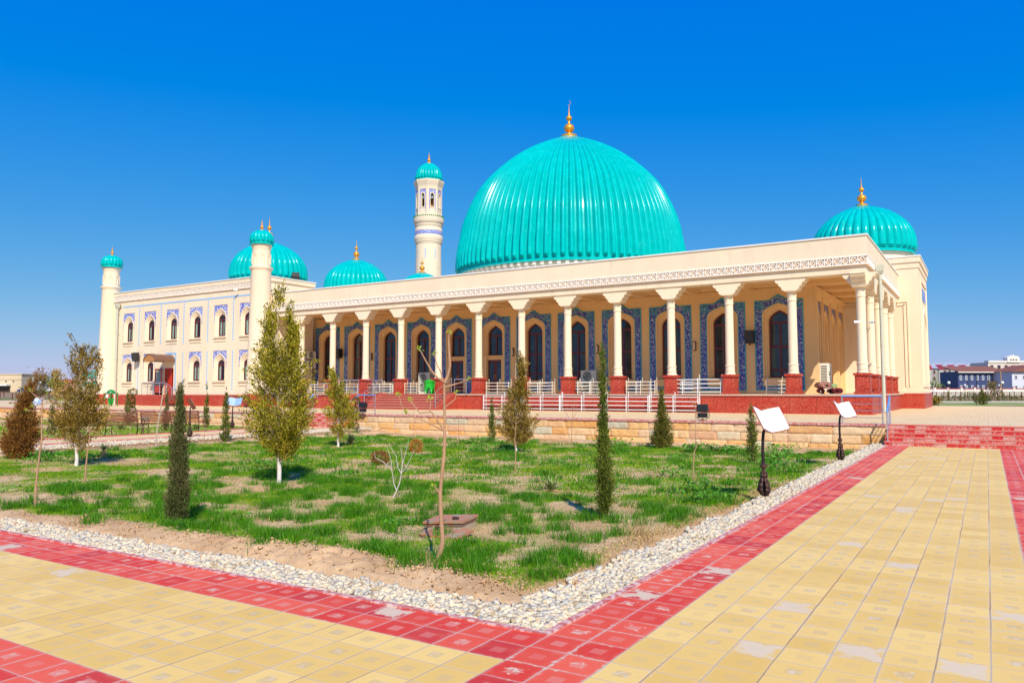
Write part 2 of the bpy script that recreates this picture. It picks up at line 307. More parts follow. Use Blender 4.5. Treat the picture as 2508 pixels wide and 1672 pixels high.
# ---------------------------------------------------------------- mesh helper
class MB:
    def __init__(s, off=(0, 0, 0)): s.v = []; s.f = []; s.o = off; s.smooth = []
    def add(s, vs, fs, sm=False):
        n = len(s.v); o = s.o
        s.v += [(a[0]-o[0], a[1]-o[1], a[2]-o[2]) for a in vs]
        s.f += [tuple(i+n for i in f) for f in fs]; s.smooth += [sm]*len(fs); return s
    def box(s, x0, x1, y0, y1, z0, z1):
        if x0 > x1: x0, x1 = x1, x0
        if y0 > y1: y0, y1 = y1, y0
        if z0 > z1: z0, z1 = z1, z0
        return s.add([(x0, y0, z0), (x1, y0, z0), (x1, y1, z0), (x0, y1, z0), (x0, y0, z1), (x1, y0, z1), (x1, y1, z1), (x0, y1, z1)],
                     [(0, 3, 2, 1), (4, 5, 6, 7), (0, 1, 5, 4), (1, 2, 6, 5), (2, 3, 7, 6), (3, 0, 4, 7)])
    def prism(s, pts, axis, a0, a1):
        """extrude 2D polygon; axis 'y': pts (x,z); 'x': pts (y,z); 'z': pts (x,y)"""
        def P(p, a): return (p[0], a, p[1]) if axis == 'y' else (a, p[0], p[1]) if axis == 'x' else (p[0], p[1], a)
        n = len(pts); vs = [P(p, a0) for p in pts]+[P(p, a1) for p in pts]
        return s.add(vs, [tuple(range(n))[::-1], tuple(range(n, 2*n))]+[(i, (i+1) % n, (i+1) % n+n, i+n) for i in range(n)])
    def lathe(s, prof, c=(0, 0), seg=24, sm=True, cap=True, rad=None, z0=0):
        vs = []
        for (r, z) in prof:
            for k in range(seg):
                a = 2*PI*k/seg; q = r*(rad(a, z) if rad else 1)
                vs.append((c[0]+q*math.cos(a), c[1]+q*math.sin(a), z+z0))
        fs = [(i*seg+k, i*seg+(k+1) % seg, (i+1)*seg+(k+1) % seg, (i+1)*seg+k) for i in range(len(prof)-1) for k in range(seg)]
        s.add(vs, fs, sm)
        if cap: s.add(vs[:seg], [tuple(range(seg))[::-1]]); s.add(vs[-seg:], [tuple(range(seg))])
        return s
    def tube(s, pts, rad, seg=8, sm=True):
        pts = [Vector(p) for p in pts]; n = len(pts)
        if not hasattr(rad, '__len__'): rad = [rad]*n
        vs = []; prev = None
        for i, p in enumerate(pts):
            t = (pts[min(i+1, n-1)]-pts[max(i-1, 0)]).normalized()
            ref = prev if prev is not None else (Vector((0, 0, 1)) if abs(t.z) < .9 else Vector((1, 0, 0)))
            a = (ref-t*ref.dot(t))
            if a.length < 1e-4: a = Vector((1, 0, 0))-t*t.x
            a.normalize(); b = t.cross(a); prev = a
            for k in range(seg):
                q = 2*PI*k/seg; vs.append(tuple(p+(a*math.cos(q)+b*math.sin(q))*rad[i]))
        fs = [(i*seg+k, i*seg+(k+1) % seg, (i+1)*seg+(k+1) % seg, (i+1)*seg+k) for i in range(n-1) for k in range(seg)]
        s.add(vs, fs, sm); s.add(vs[:seg], [tuple(range(seg))[::-1]]); s.add(vs[-seg:], [tuple(range(seg))]); return s
    def rings(s, rs, close=False, sm=False):
        """rs: list of rings (equal counts) -> quads"""
        n = len(rs[0]); vs = [p for r_ in rs for p in r_]
        m = n if close else n-1
        return s.add(vs, [(i*n+k, i*n+(k+1) % n, (i+1)*n+(k+1) % n, (i+1)*n+k) for i in range(len(rs)-1) for k in range(m)], sm)
    def obox(s, a, b, w, h, lift=0):
        """bar of rectangular section from a to b (w across horizontally, h vertical-ish)"""
        a = Vector(a); b = Vector(b); t = (b-a).normalized(); sx = t.cross(Vector((0, 0, 1)))
        if sx.length < 1e-3: sx = Vector((1, 0, 0))
        sx.normalize(); sz = sx.cross(t)
        vs = [tuple(p+sx*i*w/2+sz*j*h/2) for p in (a, b) for (i, j) in ((-1, -1), (1, -1), (1, 1), (-1, 1))]
        return s.add(vs, [(0, 1, 2, 3), (7, 6, 5, 4), (0, 4, 5, 1), (1, 5, 6, 2), (2, 6, 7, 3), (3, 7, 4, 0)])
    def sphere(s, c, r, seg=12, rings=8, sc=(1, 1, 1)):
        vs = []; fs = []
        for i in range(rings+1):
            t = PI*i/rings
            for k in range(seg):
                a = 2*PI*k/seg; vs.append((c[0]+r*sc[0]*math.sin(t)*math.cos(a), c[1]+r*sc[1]*math.sin(t)*math.sin(a), c[2]-r*sc[2]*math.cos(t)))
        return s.add(vs, [(i*seg+k, i*seg+(k+1) % seg, (i+1)*seg+(k+1) % seg, (i+1)*seg+k) for i in range(rings) for k in range(seg)], True)
    def build(s, name, material, parent=None, bevel=0):
        me = bpy.data.meshes.new(name); me.from_pydata(s.v, [], s.f); me.materials.append(material)
        if any(s.smooth): me.polygons.foreach_set('use_smooth', s.smooth)
        bm = bmesh.new(); bm.from_mesh(me); bmesh.ops.recalc_face_normals(bm, faces=bm.faces); bm.to_mesh(me); bm.free()
        if any(s.smooth): me.set_sharp_from_angle(angle=R(38))
        o = bpy.data.objects.new(name, me); COL.objects.link(o)
        if parent is not None: o.parent = parent
        if bevel:
            md = o.modifiers.new('bevel', 'BEVEL'); md.width = bevel; md.segments = 2; md.limit_method = 'ANGLE'
        return o

def tag(o, label=None, cat=None, group=None, kind=None):
    if label: o['label'] = label
    if cat: o['category'] = cat
    if group: o['group'] = group
    if kind: o['kind'] = kind
    return o
def thing(name, loc, label, cat, group=None, rz=0):
    o = bpy.data.objects.new(name, None); COL.objects.link(o); o.location = loc; o.rotation_euler = (0, 0, rz)
    o.empty_display_size = .2
    return tag(o, label, cat, group)
def copy_tree(o, parent=None):
    c = o.copy(); COL.objects.link(c)
    if parent is not None: c.parent = parent
    for ch in list(o.children): copy_tree(ch, c)
    return c
def place(proto, used, loc, rz=0, label=None, sc=None):
    o = proto if not used else copy_tree(proto)
    o.location = loc; o.rotation_euler = (0, 0, rz)
    if label: o['label'] = label
    if sc: o.scale = sc
    return o
def fastmesh(name, V, Fc, material, nper, parent=None):
    """V (n,3) float array, Fc (m,nper) int array"""
    me = bpy.data.meshes.new(name); me.vertices.add(len(V)); me.vertices.foreach_set('co', np.asarray(V, np.float32).ravel())
    m = len(Fc); me.loops.add(m*nper); me.loops.foreach_set('vertex_index', np.asarray(Fc, np.int32).ravel())
    me.polygons.add(m); me.polygons.foreach_set('loop_start', np.arange(0, m*nper, nper, dtype=np.int32))
    try: me.polygons.foreach_set('loop_total', np.full(m, nper, np.int32))
    except Exception: pass
    me.update(calc_edges=True); me.materials.append(material)
    o = bpy.data.objects.new(name, me); COL.objects.link(o)
    if parent is not None: o.parent = parent
    return o
_tab = RNG.random((256, 256))
def vnoise(x, y, sc):
    x = np.asarray(x)*sc+1000; y = np.asarray(y)*sc+1000; xi = np.floor(x).astype(int); yi = np.floor(y).astype(int)
    fx = x-xi; fy = y-yi; fx = fx*fx*(3-2*fx); fy = fy*fy*(3-2*fy)
    a = _tab[xi % 256, yi % 256]; b = _tab[(xi+1) % 256, yi % 256]; c = _tab[xi % 256, (yi+1) % 256]; d = _tab[(xi+1) % 256, (yi+1) % 256]
    return (a*(1-fx)+b*fx)*(1-fy)+(c*(1-fx)+d*fx)*fy
def fbm(x, y, sc, o=4):
    t = 0; a = .5
    for k in range(o): t = t+a*vnoise(x, y, sc*2**k); a *= .5
    return t/(1-.5**o)
# ================================================================ ARCHITECTURE
nS, nA = 4, 8
def arch(xc, hw, zb, zs, za):
    L = [(-hw, zb+(zs-zb)*k/nS) for k in range(nS+1)]; h = za-zs
    for k in range(1, nA+1):
        t = k/nA; P = [(-hw, zs), (-hw, zs+.55*h), (-.50*hw, za-.24*h), (0, za)]
        u = 1-t; L.append(tuple(u**3*P[0][i]+3*u*u*t*P[1][i]+3*u*t*t*P[2][i]+t**3*P[3][i] for i in (0, 1)))
    L += [(-x, z) for x, z in L[::-1][1:]]
    return [(xc+x, z) for x, z in L]
def rect(xc, W, zb, zt, zs, og=0):
    L = [(-W, zb+(zs-zb)*k/nS) for k in range(nS+1)]
    for k in range(1, nA+1):
        if k <= 3: L.append((-W, zs+(zt-zs)*k/3))
        elif k <= 6: L.append((-W+(W-.52*W*.75)*(k-3)/3 if og else -W+W*(k-3)/5, zt))
        else:
            x6 = -W+(W-.52*W*.75)
            L.append((x6*(1-(k-6)/2), zt+og*(k-6)/2) if og else (-W+W*(k-3)/5, zt))
    L += [(-x, z) for x, z in L[::-1][1:]]
    return [(xc+x, z) for x, z in L]
def Yr(pts, y): return [(x, y, z) for x, z in pts]
def Xr(pts, x): return [(x, y, z) for y, z in pts]

HO = (-25, 45, 0)
hall = thing('mosque_hall', HO, 'long cream mosque with a columned porch under one huge ribbed turquoise dome', 'mosque')
H = lambda: MB(HO)
FZ = 1.57
# plinth and floor
b = H(); b.box(-45.2, -4.50, 38.70, 44.2, .3, 1.50); b.box(-8.6, -4.50, 44.2, 53.9, .3, 1.50); b.build('plinth', GRAN, hall)
b = H(); b.box(-45.2, -4.44, 38.64, 44.2, 1.50, FZ); b.box(-8.6, -4.44, 44.2, 53.9, 1.50, FZ); b.build('floor_slab', mat('floor_stone', rough=.6, fn=tint((.60, .42, .30), .15, 2, 20)), hall)
# wall behind the porch
wl = H(); WX = [-9.585-3.11*j for j in range(12)]; ZT = 7.6
for j, xc in enumerate(WX):
    door = j in (6, 7); zb = FZ+.02 if door else 1.76
    wl.rings([Yr(rect(xc, 1.555, FZ, ZT, 5.6), 43.3), Yr(rect(xc, 1.29, zb, 6.73, 5.6, .32), 43.3)], True)
    si = 1.6 if door else 2.46
    def A_(hw, za, y, zb2): return Yr(arch(xc, hw, zb2, 5.9-(.88-hw)*1.2, za), y)
    z2 = FZ+.03 if door else 2.02
    prof = [A_(.88, 6.55, 43.30, z2), A_(.88, 6.55, 43.24, z2), A_(.80, 6.44, 43.24, z2+.0), A_(.79, 6.42, 43.34, z2), A_(.68, 6.30, 43.36, z2), A_(.66, 6.28, 43.42, z2), A_(.59, 6.20, 43.42, si), A_(.58, 6.19, 43.70, si)]
    wl.rings(prof, True)
    if not door: wl.box(xc-.93, xc+.93, 43.12, 43.30, 2.30, 2.42); wl.box(xc-.86, xc+.86, 43.18, 43.34, 2.02, 2.30)
    else:
        wl.box(xc-.60, xc+.60, 43.44, 43.75, 3.86, 4.16); wl.box(xc-.84, xc-.60, 43.28, 43.44, FZ, 4.05); wl.box(xc+.60, xc+.84, 43.28, 43.44, FZ, 4.05); wl.box(xc-.86, xc+.86, 43.25, 43.43, 4.05, 4.14)
wl.box(-8.03, -7.8, 43.3, 43.6, FZ, ZT)
# side wall with blind arches
SY = [44.9, 47.45, 50.0, 52.55]
for yc in SY:
    wl.rings([Xr(rect(yc, 1.275, FZ, ZT, 5.6), -7.8), Xr(rect(yc, .98, FZ+.3, 6.75, 5.6), -7.8), Xr(rect(yc, .98, FZ+.3, 6.75, 5.6), -7.92), Xr(arch(yc, .80, FZ+.3, 5.7, 6.45), -7.92), Xr(arch(yc, .80, FZ+.3, 5.7, 6.45), -7.86), Xr(arch(yc, .66, FZ+.4, 5.6, 6.25), -7.86), Xr(arch(yc, .64, FZ+.4, 5.6, 6.22), -8.05)], True)
    n_ = arch(yc, .64, FZ+.4, 5.6, 6.22); wl.add(Xr(n_, -8.05), [tuple(range(len(n_)))])
    wl.box(-7.9, -7.74, yc-1.33, yc-1.21, FZ, 7.0)
wl.box(-7.8, -7.6, 43.3, 43.63, FZ, 7.2)
wl.build('porch_wall', INNER, hall)
for j, xc in enumerate(WX):
    door = j in (6, 7); zb = FZ+.02 if door else 1.76; z2 = FZ+.03 if door else 2.02
    t = H(); t.rings([Yr(rect(xc, 1.29, zb, 6.73, 5.6, .32), 43.3), Yr(rect(xc, 1.29, zb, 6.73, 5.6, .32), 43.27), Yr(arch(xc, .88, z2, 5.9, 6.55), 43.27)], True)
    tp = t.build('tile_panel', TILE, hall)
    e = H(); e.rings([Yr(rect(xc, 1.295, zb-.005, 6.735, 5.6, .325), 43.30), Yr(rect(xc, 1.295, zb-.005, 6.735, 5.6, .325), 43.255), Yr(rect(xc, 1.245, zb+.05, 6.68, 5.58, .31), 43.255), Yr(rect(xc, 1.245, zb+.05, 6.68, 5.58, .31), 43.275)], True)
    e.rings([Yr(arch(xc, .93, z2-.05, 5.9, 6.60), 43.275), Yr(arch(xc, .93, z2-.05, 5.9, 6.60), 43.257), Yr(arch(xc, .885, z2-.005, 5.9, 6.555), 43.257)], True)
    for sx in (-1, 1):
        for (ra, rb) in ((.21, .17), (.12, .07)):
            e.rings([[(xc+sx*.98+r_*math.cos(a), 43.258, 6.43+r_*math.sin(a)) for a in [2*PI*k/14 for k in range(14)]] for r_ in (ra, rb)], True)
    e.rings([[(xc+dx*r_, 43.258, 6.80+dz*r_) for dx, dz in ((0, 1), (1, 0), (0, -1), (-1, 0))] for r_ in (.17, .13)], True)
    e.build('turquoise_edging', TILEB, tp)
    fz0 = 4.16 if door else 2.46
    f = H(); f.rings([Yr(arch(xc, .585, fz0, 5.52, 6.19), 43.60), Yr(arch(xc, .50, fz0+.08, 5.50, 6.08), 43.60), Yr(arch(xc, .50, fz0+.08, 5.50, 6.08), 43.68)], True)
    f.box(xc-.05, xc+.05, 43.60, 43.67, fz0, 5.5)
    for z_ in ([5.5] if door else [5.5, 4.17, 2.88]): f.box(xc-.55, xc+.55, 43.595, 43.67, z_-.06, z_+.06)
    fr = f.build('window', BROWN, hall)
    gp = arch(xc, .56, fz0, 5.5, 6.15); gl = H(); gl.add(Yr(gp, 43.655), [tuple(range(len(gp)))]); gl.build('glass', GLASS, fr)
    if not door and j % 2 == 0:
        cu = H(); cu.box(xc-.5, xc-.30, 43.645, 43.653, 2.55, 4.1); cu.box(xc+.34, xc+.5, 43.645, 43.653, 2.55, 4.1); cu.build('curtain', mat('dim_curtain', (.06, .10, .07), .5), fr)
    if door:
        d = H(); d.box(xc-.60, xc+.60, 43.50, 43.58, FZ, 3.86)
        dr = d.build('door', BROWN, hall)
        for sx in (-1, 1):
            p_ = H(); p_.box(xc+sx*.30-.19, xc+sx*.30+.19, 43.485, 43.50, FZ+.85, 3.68); p_.build('pane', GLASS, dr)
            h_ = H(); h_.tube([(xc+sx*.07, 43.44, 2.55), (xc+sx*.07, 43.44, 2.85)], .015, 6); h_.build('handle', GOLD, dr)
for yc in SY:
    t = H(); t.rings([Xr(rect(yc, .94, 5.5, 6.71, 5.6), -7.88), Xr(arch(yc, .82, 5.5, 5.7, 6.47), -7.88)]); t.build('tile_spandrel', TILE, hall)
# ceiling with coffers
c = H(); c.box(-45.0, -4.9, 39.2, 43.34, 7.52, 7.9); c.box(-7.84, -4.9, 43.34, 53.8, 7.52, 7.9)
for k in range(13): x = -4.92-3.11*k; c.box(x-.2, x+.2, 39.5, 43.30, 7.30, 7.52)
for yb in (42.4, 45.2, 48.4, 51.6): c.box(-7.80, -5.3, yb-.2, yb+.2, 7.30, 7.52)
for k in range(12):
    x = -4.92-3.11*k-1.555; c.rings([[(x-1.355*q, 39.5+1.9-1.9*q, z), (x+1.355*q, 39.5+1.9-1.9*q, z), (x+1.355*q, 41.4+1.9*q, z), (x-1.355*q, 41.4+1.9*q, z)] for q, z in ((1, 7.38), (.93, 7.40), (.92, 7.46), (.86, 7.48), (.85, 7.522))], True)
c.box(-45, -7.6, 43.12, 43.30, 7.2, 7.38); c.box(-7.8, -7.62, 43.3, 53.8, 7.2, 7.38)
c.build('coffered_ceiling', INNER, hall)
# entablature, frieze, parapet
e = H(); e.box(-45.0, -4.61, 38.78, 39.55, 7.25, 8.1); e.box(-5.35, -4.61, 39.55, 53.8, 7.25, 8.1)
e.build('entablature', CREAM, hall)
p = H(); p.box(-45.0, -4.53, 38.70, 39.1, 8.06, 8.98); p.box(-4.93, -4.53, 39.1, 53.8, 8.06, 8.98); p.build('parapet', CREAM, hall)
p = H(); p.box(-45.0, -4.48, 38.65, 39.2, 8.98, 9.05); p.box(-5.0, -4.48, 39.2, 53.8, 8.98, 9.05); p.build('parapet_coping', COPE, hall)
FRG = mat('frieze_ground_ochre', rough=.85, fn=tint((.78, .52, .30), .08, .4, 8))
fz = H(); z0, z1 = 7.62, 8.06
fz.box(-45.0, -4.56, 38.73, 39.0, z0, z1); fz.box(-4.9, -4.56, 39.0, 53.8, z0, z1); fz.build('frieze_ground', FRG, hall); fz = H()
def cell(b, P, w, flip):
    """P maps (u 0..1, z, depth)"""
    def bar(u0, v0, u1, v1, t=.045):
        a = Vector((u0*w, v0*(z1-z0))); c_ = Vector((u1*w, v1*(z1-z0))); d = (c_-a).normalized(); n = Vector((-d.y, d.x))*t/2
        q = [a+n, c_+n, c_-n, a-n]
        b.add([P(x.x, z0+x.y, .0) for x in q]+[P(x.x, z0+x.y, .045) for x in q], [(4, 5, 6, 7), (0, 1, 5, 4), (1, 2, 6, 5), (2, 3, 7, 6), (3, 0, 4, 7)])
    bar(.5, .14, .9, .5); bar(.9, .5, .5, .86); bar(.5, .86, .1, .5); bar(.1, .5, .5, .14); bar(.42, .5, .58, .5, .06)
    if flip: bar(.1, .5, .0, .62); bar(.9, .5, 1, .62)
    else: bar(0, .86, .2, .86, .09); bar(.8, .14, 1, .14, .09)
N = 110; w_ = 40.4/N
for k in range(N):
    x0 = -44.95+k*w_; cell(fz, lambda u, z, d, x0=x0: (x0+u, 38.73-d*1.4, z), w_, k % 2); fz.box(x0-.02, x0+.02, 38.655, 38.73, z0+.07, z1-.07)
N2 = 42; w2 = 15.0/N2
for k in range(N2):
    y0 = 38.72+k*w2; cell(fz, lambda u, z, d, y0=y0: (-4.56+d*1.4, y0+u, z), w2, k % 2); fz.box(-4.56, -4.485, y0-.02, y0+.02, z0+.07, z1-.07)
fz.box(-45.0, -4.48, 38.65, 38.73, z0, z0+.055); fz.box(-45.0, -4.48, 38.65, 38.73, z1-.055, z1)
fz.box(-4.56, -4.48, 38.73, 53.8, z0, z0+.055); fz.box(-4.56, -4.48, 38.70, 53.8, z1-.055, z1)
fz.build('carved_frieze', STUCCO, hall)
# columns
def cap_profile():
    P = [(-.30, 6.62)]; xs = [.30, .43, .56, .72]; zs = [6.64, 6.82, 6.99, 7.17]; Rr = []
    for k in range(3):
        for i in range(6):
            a = PI/2*i/5; Rr.append((xs[k]+(xs[k+1]-xs[k])*math.sin(a)*1.0, zs[k]+.015+(zs[k+1]-zs[k]-.015)*(1-math.cos(a))))
        Rr.append((xs[k+1]-.012, zs[k+1]))
    Rr += [(.76, 7.19), (.76, 7.255)]
    return [(-x, z) for x, z in Rr[::-1]]+[(-.30, 6.62), (.30, 6.62)]+Rr
CP = cap_profile()
def make_column(cap='x'):
    s = MB(); s.lathe([(.27, 2.57), (.27, 2.63), (.235, 2.66), (.235, 2.74), (.25, 2.75), (.25, 2.78), (.228, 2.79), (.228, 3.0), (.25, 3.01), (.25, 3.05), (.215, 3.07), (.212, 4.6), (.205, 6.14), (.235, 6.16), (.235, 6.20), (.215, 6.21), (.215, 6.40), (.235, 6.41), (.235, 6.44), (.215, 6.46), (.21, 6.58), (.25, 6.62)], seg=24)
    col = s.build('column', COLM)
    p = MB(); p.box(-.37, .37, -.37, .37, FZ, 1.70); p.box(-.32, .32, -.32, .32, 1.70, 2.45); p.box(-.38, .38, -.38, .38, 2.45, 2.57)
    for a in (-1, 1):
        p.box(-.24, .24, a*.32, a*.335, 1.82, 2.36); p.box(a*.32, a*.335, -.24, .24, 1.82, 2.36)
    p.build('pedestal', GRAN, col, .008)
    q = MB()
    if cap in ('x', 'xy'): q.prism(CP, 'y', -.36, .34)
    if cap in ('y', 'xy'): q.prism([(a, b_-.002) for a, b_ in CP], 'x', -.345, .31)
    q.build('capital', COLM, col)
    return col
cx0 = make_column('x'); cy0 = make_column('y'); cc0 = make_column('xy')
for o, lst in ((cx0, [(-4.92-3.11*k, 39.2) for k in range(1, 13)]), (cy0, [(-4.92, 42.4), (-4.92, 45.55), (-4.92, 48.7), (-4.92, 51.85)]), (cc0, [(-4.92, 39.2)])):
    for i, (x, y) in enumerate(lst):
        q = o if i == 0 else copy_tree(o)
        q.parent = hall; q.location = (x-HO[0], y-HO[1], 0)
# half pier at the wing
# hall body, roof and drum
b = H(); b.box(-56, -8.1, 44.2, 47, 1, 8.4); b.box(-56, -8.6, 47, 75, 0, 10.6); b.box(-45, -5.1, 39.6, 44.2, 7.95, 8.4); b.box(-8.6, -5.1, 44.2, 53.8, 7.95, 8.4); b.build('hall_body', CREAM, hall)
DC = (-30.95, 59.75)
b = H(); b.lathe([(9.5, 10.5), (9.5, 11.64)], DC, 96, cap=False)
for k in range(96):
    a = 2*PI*k/96; ca, sa = math.cos(a), math.sin(a); tx, ty = -sa, ca
    for (r0, r1, za, zb_) in ((9.45, 9.68, 11.14, 11.4), (9.45, 9.86, 11.4, 11.62)):
        vs = [(DC[0]+r_*ca+s_*tx*.13, DC[1]+r_*sa+s_*ty*.13, z_) for z_ in (za, zb_) for (r_, s_) in ((r0, -1), (r1, -1), (r1, 1), (r0, 1))]
        b.add(vs, [(0, 3, 2, 1), (4, 5, 6, 7), (0, 1, 5, 4), (1, 2, 6, 5), (2, 3, 7, 6), (3, 0, 4, 7)])
b.build('drum', STUCCO, hall)

def dome_mesh(b, c, R_, prof, nrib, z0, gap=.62, foot=.5, k_amp=.85, per=8, foots=True):
    amp = gap*PI/nrib*k_amp
    def rad(a, z):
        p = (a*nrib/(2*PI)) % 1.0; q = (p-.5)/(gap/2)
        bump = math.sqrt(max(0, 1-q*q)) if abs(q) < 1 else 0
        if z < foot*.55: f = 0
        elif z < foot*.7: f = .3
        elif z < foot*.85: f = .55
        elif z < foot: f = .8
        else: f = 1
        return 1+amp*bump*f
    pr = []
    st = [0, foot*.549] + [foot*.5501, foot*.699, foot*.7001, foot*.849, foot*.8501, foot*.999, foot*1.0]
    P = [(r_*R_, z*R_) for r_, z in prof]
    def rz(z):
        for (r0, a0), (r1, a1) in zip(P, P[1:]):
            if z <= a1: return r0+(r1-r0)*(z-a0)/max(a1-a0, 1e-6)
        return P[-1][0]
    for z in st: pr.append((rz(z), z))
    # resample profile smoothly
    import bisect
    zs = [p[1] for p in P]; n = 34
    L = [0]
    for (r0, a0), (r1, a1) in zip(P, P[1:]): L.append(L[-1]+math.hypot(r1-r0, a1-a0))
    def cr(t):  # catmull-rom by arclength
        i = min(max(bisect.bisect_right(L, t)-1, 0), len(P)-2); u = (t-L[i])/(L[i+1]-L[i])
        p0, p1, p2, p3 = P[max(i-1, 0)], P[i], P[i+1], P[min(i+2, len(P)-1)]
        return tuple(.5*((2*p1[k])+(-p0[k]+p2[k])*u+(2*p0[k]-5*p1[k]+4*p2[k]-p3[k])*u*u+(-p0[k]+3*p1[k]-3*p2[k]+p3[k])*u**3) for k in (0, 1))
    for k in range(1, n+1):
        r_, z = cr(L[-1]*k/n)
        if z > foot*1.05: pr.append((max(r_, .02), z))
    seg = nrib*per
    vs = []
    for (r_, z) in pr:
        for k in range(seg):
            a = 2*PI*k/seg; q = r_*rad(a, z); vs.append((c[0]+q*math.cos(a), c[1]+q*math.sin(a), z+z0))
    fs = [(i*seg+k, i*seg+(k+1) % seg, (i+1)*seg+(k+1) % seg, (i+1)*seg+k) for i in range(len(pr)-1) for k in range(seg)]
    b.add(vs, fs, True)
    return b
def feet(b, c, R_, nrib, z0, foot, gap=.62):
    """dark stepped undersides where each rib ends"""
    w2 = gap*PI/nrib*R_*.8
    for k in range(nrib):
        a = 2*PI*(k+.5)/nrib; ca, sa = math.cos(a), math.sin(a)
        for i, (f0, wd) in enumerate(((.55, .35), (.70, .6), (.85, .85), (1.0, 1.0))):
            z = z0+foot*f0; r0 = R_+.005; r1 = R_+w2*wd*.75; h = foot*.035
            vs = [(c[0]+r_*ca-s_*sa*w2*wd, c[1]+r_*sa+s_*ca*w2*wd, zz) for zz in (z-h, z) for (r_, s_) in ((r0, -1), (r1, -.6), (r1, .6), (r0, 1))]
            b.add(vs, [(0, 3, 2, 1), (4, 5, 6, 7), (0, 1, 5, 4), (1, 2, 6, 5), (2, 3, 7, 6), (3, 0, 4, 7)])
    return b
def finial(c, z, k, parent, off, crescent=False, big=1.0):
    b = MB(off)
    P = [(.36*big, 0), (.36*big, .13), (.30*big, .16), (.12, .22), (.10, .34)]
    def ball(zc, r): return [(max(r*math.sin(PI*i/10), .045), zc-r*math.cos(PI*i/10)) for i in range(1, 10)]
    P += ball(.62, .29)+[(.06, .95), (.05, 1.12)]+ball(1.28, .17)+[(.045, 1.5), (.03, 1.75), (.008, 2.2)]
    b.lathe([(r_*k*1.15, zz*k) for r_, zz in P], c, 20, z0=z)
    if crescent:
        pts = []
        for i in range(11):
            a = R(-140+i*25); pts.append((c[0]+.16*k*math.cos(a)*.8, c[1]-.02, z+2.28*k+.16*k*math.sin(a)))
        b.tube(pts, [.004+.016*math.sin(PI*i/10) for i in range(11)], 5)
    return b.build('finial', GOLD, parent)
MAINP = [(1.012, 0), (1.008, .09), (1.0, .19), (.982, .28), (.955, .42), (.915, .535), (.873, .63), (.825, .72), (.765, .80), (.698, .87), (.622, .94), (.52, 1.02), (.41, 1.09), (.29, 1.15), (.17, 1.20), (.09, 1.235), (.05, 1.245)]
b = H(); dome_mesh(b, DC, 9.70, [(r_, z_*1.049) for r_, z_ in MAINP], 96, 11.66, gap=.62, foot=.50, k_amp=1.7, per=10)
b.lathe([(9.6, 11.62), (9.98, 11.62), (9.98, 11.74), (9.7, 11.76)], DC, 96, cap=False)
dm = b.build('dome', TURQ, hall)
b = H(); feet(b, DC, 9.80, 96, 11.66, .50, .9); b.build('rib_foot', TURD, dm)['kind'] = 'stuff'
finial(DC, 24.30, 1.38, dm, HO, True, 1.25)
SMALLP = [(1, 0), (1, .14), (.995, .3), (.965, .46), (.93, .55), (.87, .66), (.80, .75), (.70, .85), (.57, .95), (.45, 1.015), (.31, 1.08), (.19, 1.125), (.08, 1.155)]
def small_dome(c, R_, z0, parent, off, n=40, fk=1.0, per=8, foot=.3, drum=None, name='dome'):
    b = MB(off); dome_mesh(b, c, R_, SMALLP, n, z0, gap=.94, foot=foot, k_amp=.75, per=per)
    b.lathe([(R_*.97, z0-.05), (R_*1.03, z0-.05), (R_*1.03, z0+.04), (R_*.98, z0+.05)], c, 64, cap=False)
    d = b.build(name, TURQ, parent)
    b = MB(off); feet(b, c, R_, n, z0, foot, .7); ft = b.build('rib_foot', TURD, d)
    finial(c, z0+R_*1.15-.02, fk*1.0, d, off); return d

# ---------------------------------------------------------------- domed corner tower on the right
TO = (-7.1, 57.5, 0)
tw = thing('domed_tower', TO, 'square cream corner tower with a turquoise dome at the right end of the mosque', 'tower')
T = lambda: MB(TO)
b = T(); b.box(-10.92, -3.28, 53.68, 61.3, .3, FZ); b.build('plinth', GRAN, tw)
b = T(); b.box(-10.8, -3.40, 53.8, 61.2, FZ, 10.1)
for i, (z_, d) in enumerate(((9.42, .05), (9.78, .12))): b.box(-10.8-d, -3.40+d, 53.8-d, 61.2+d, z_, (9.78 if i == 0 else 10.12))
# raised frame on the front
for (d, x1, zt) in ((.035, -3.98, 8.02), (.07, -4.18, 7.86)):
    pass
b.box(-4.10, -4.03, 53.75, 53.8, 2.0, 7.3); b.box(-4.30, -4.23, 53.75, 53.8, 2.0, 7.15); b.box(-8, -4.03, 53.75, 53.8, 7.3, 7.37); b.box(-8, -4.23, 53.75, 53.8, 7.08, 7.15)
b.box(-10.8, -3.36, 53.76, 61.24, FZ, 1.75)
yc = 57.5
b.rings([Xr(rect(yc, 2.6, FZ+.4, 8.9, 6.2), -3.40), Xr(rect(yc, 2.6, FZ+.4, 8.9, 6.2), -3.33), Xr(rect(yc, 2.4, FZ+.6, 8.7, 6.1), -3.33), Xr(rect(yc, 2.4, FZ+.6, 8.7, 6.1), -3.40)], True)
b.rings([Xr(arch(yc, 1.7, FZ+.6, 5.6, 7.2), -3.40), Xr(arch(yc, 1.7, FZ+.6, 5.6, 7.2), -3.34), Xr(arch(yc, 1.5, FZ+.8, 5.5, 6.9), -3.34), Xr(arch(yc, 1.5, FZ+.8, 5.5, 6.9), -3.40)], True)
b.build('wall', CREAM, tw)
b = T(); b.box(-10.9, -3.24, 53.64, 61.36, 10.12, 10.2); b.build('coping', COPE, tw)
b = T(); b.box(-3.40, -3.37, 55.6, 59.4, 7.6, 8.4); b.build('tile_panel', TILEL, tw)
b = T(); b.lathe([(3.0, 10.1), (3.0, 10.8)], (-6.88, 56.95), 64, cap=False); b.build('drum', CREAM, tw)
small_dome((-6.88, 56.9), 3.12, 10.8, tw, TO, 38, .92, foot=.36)

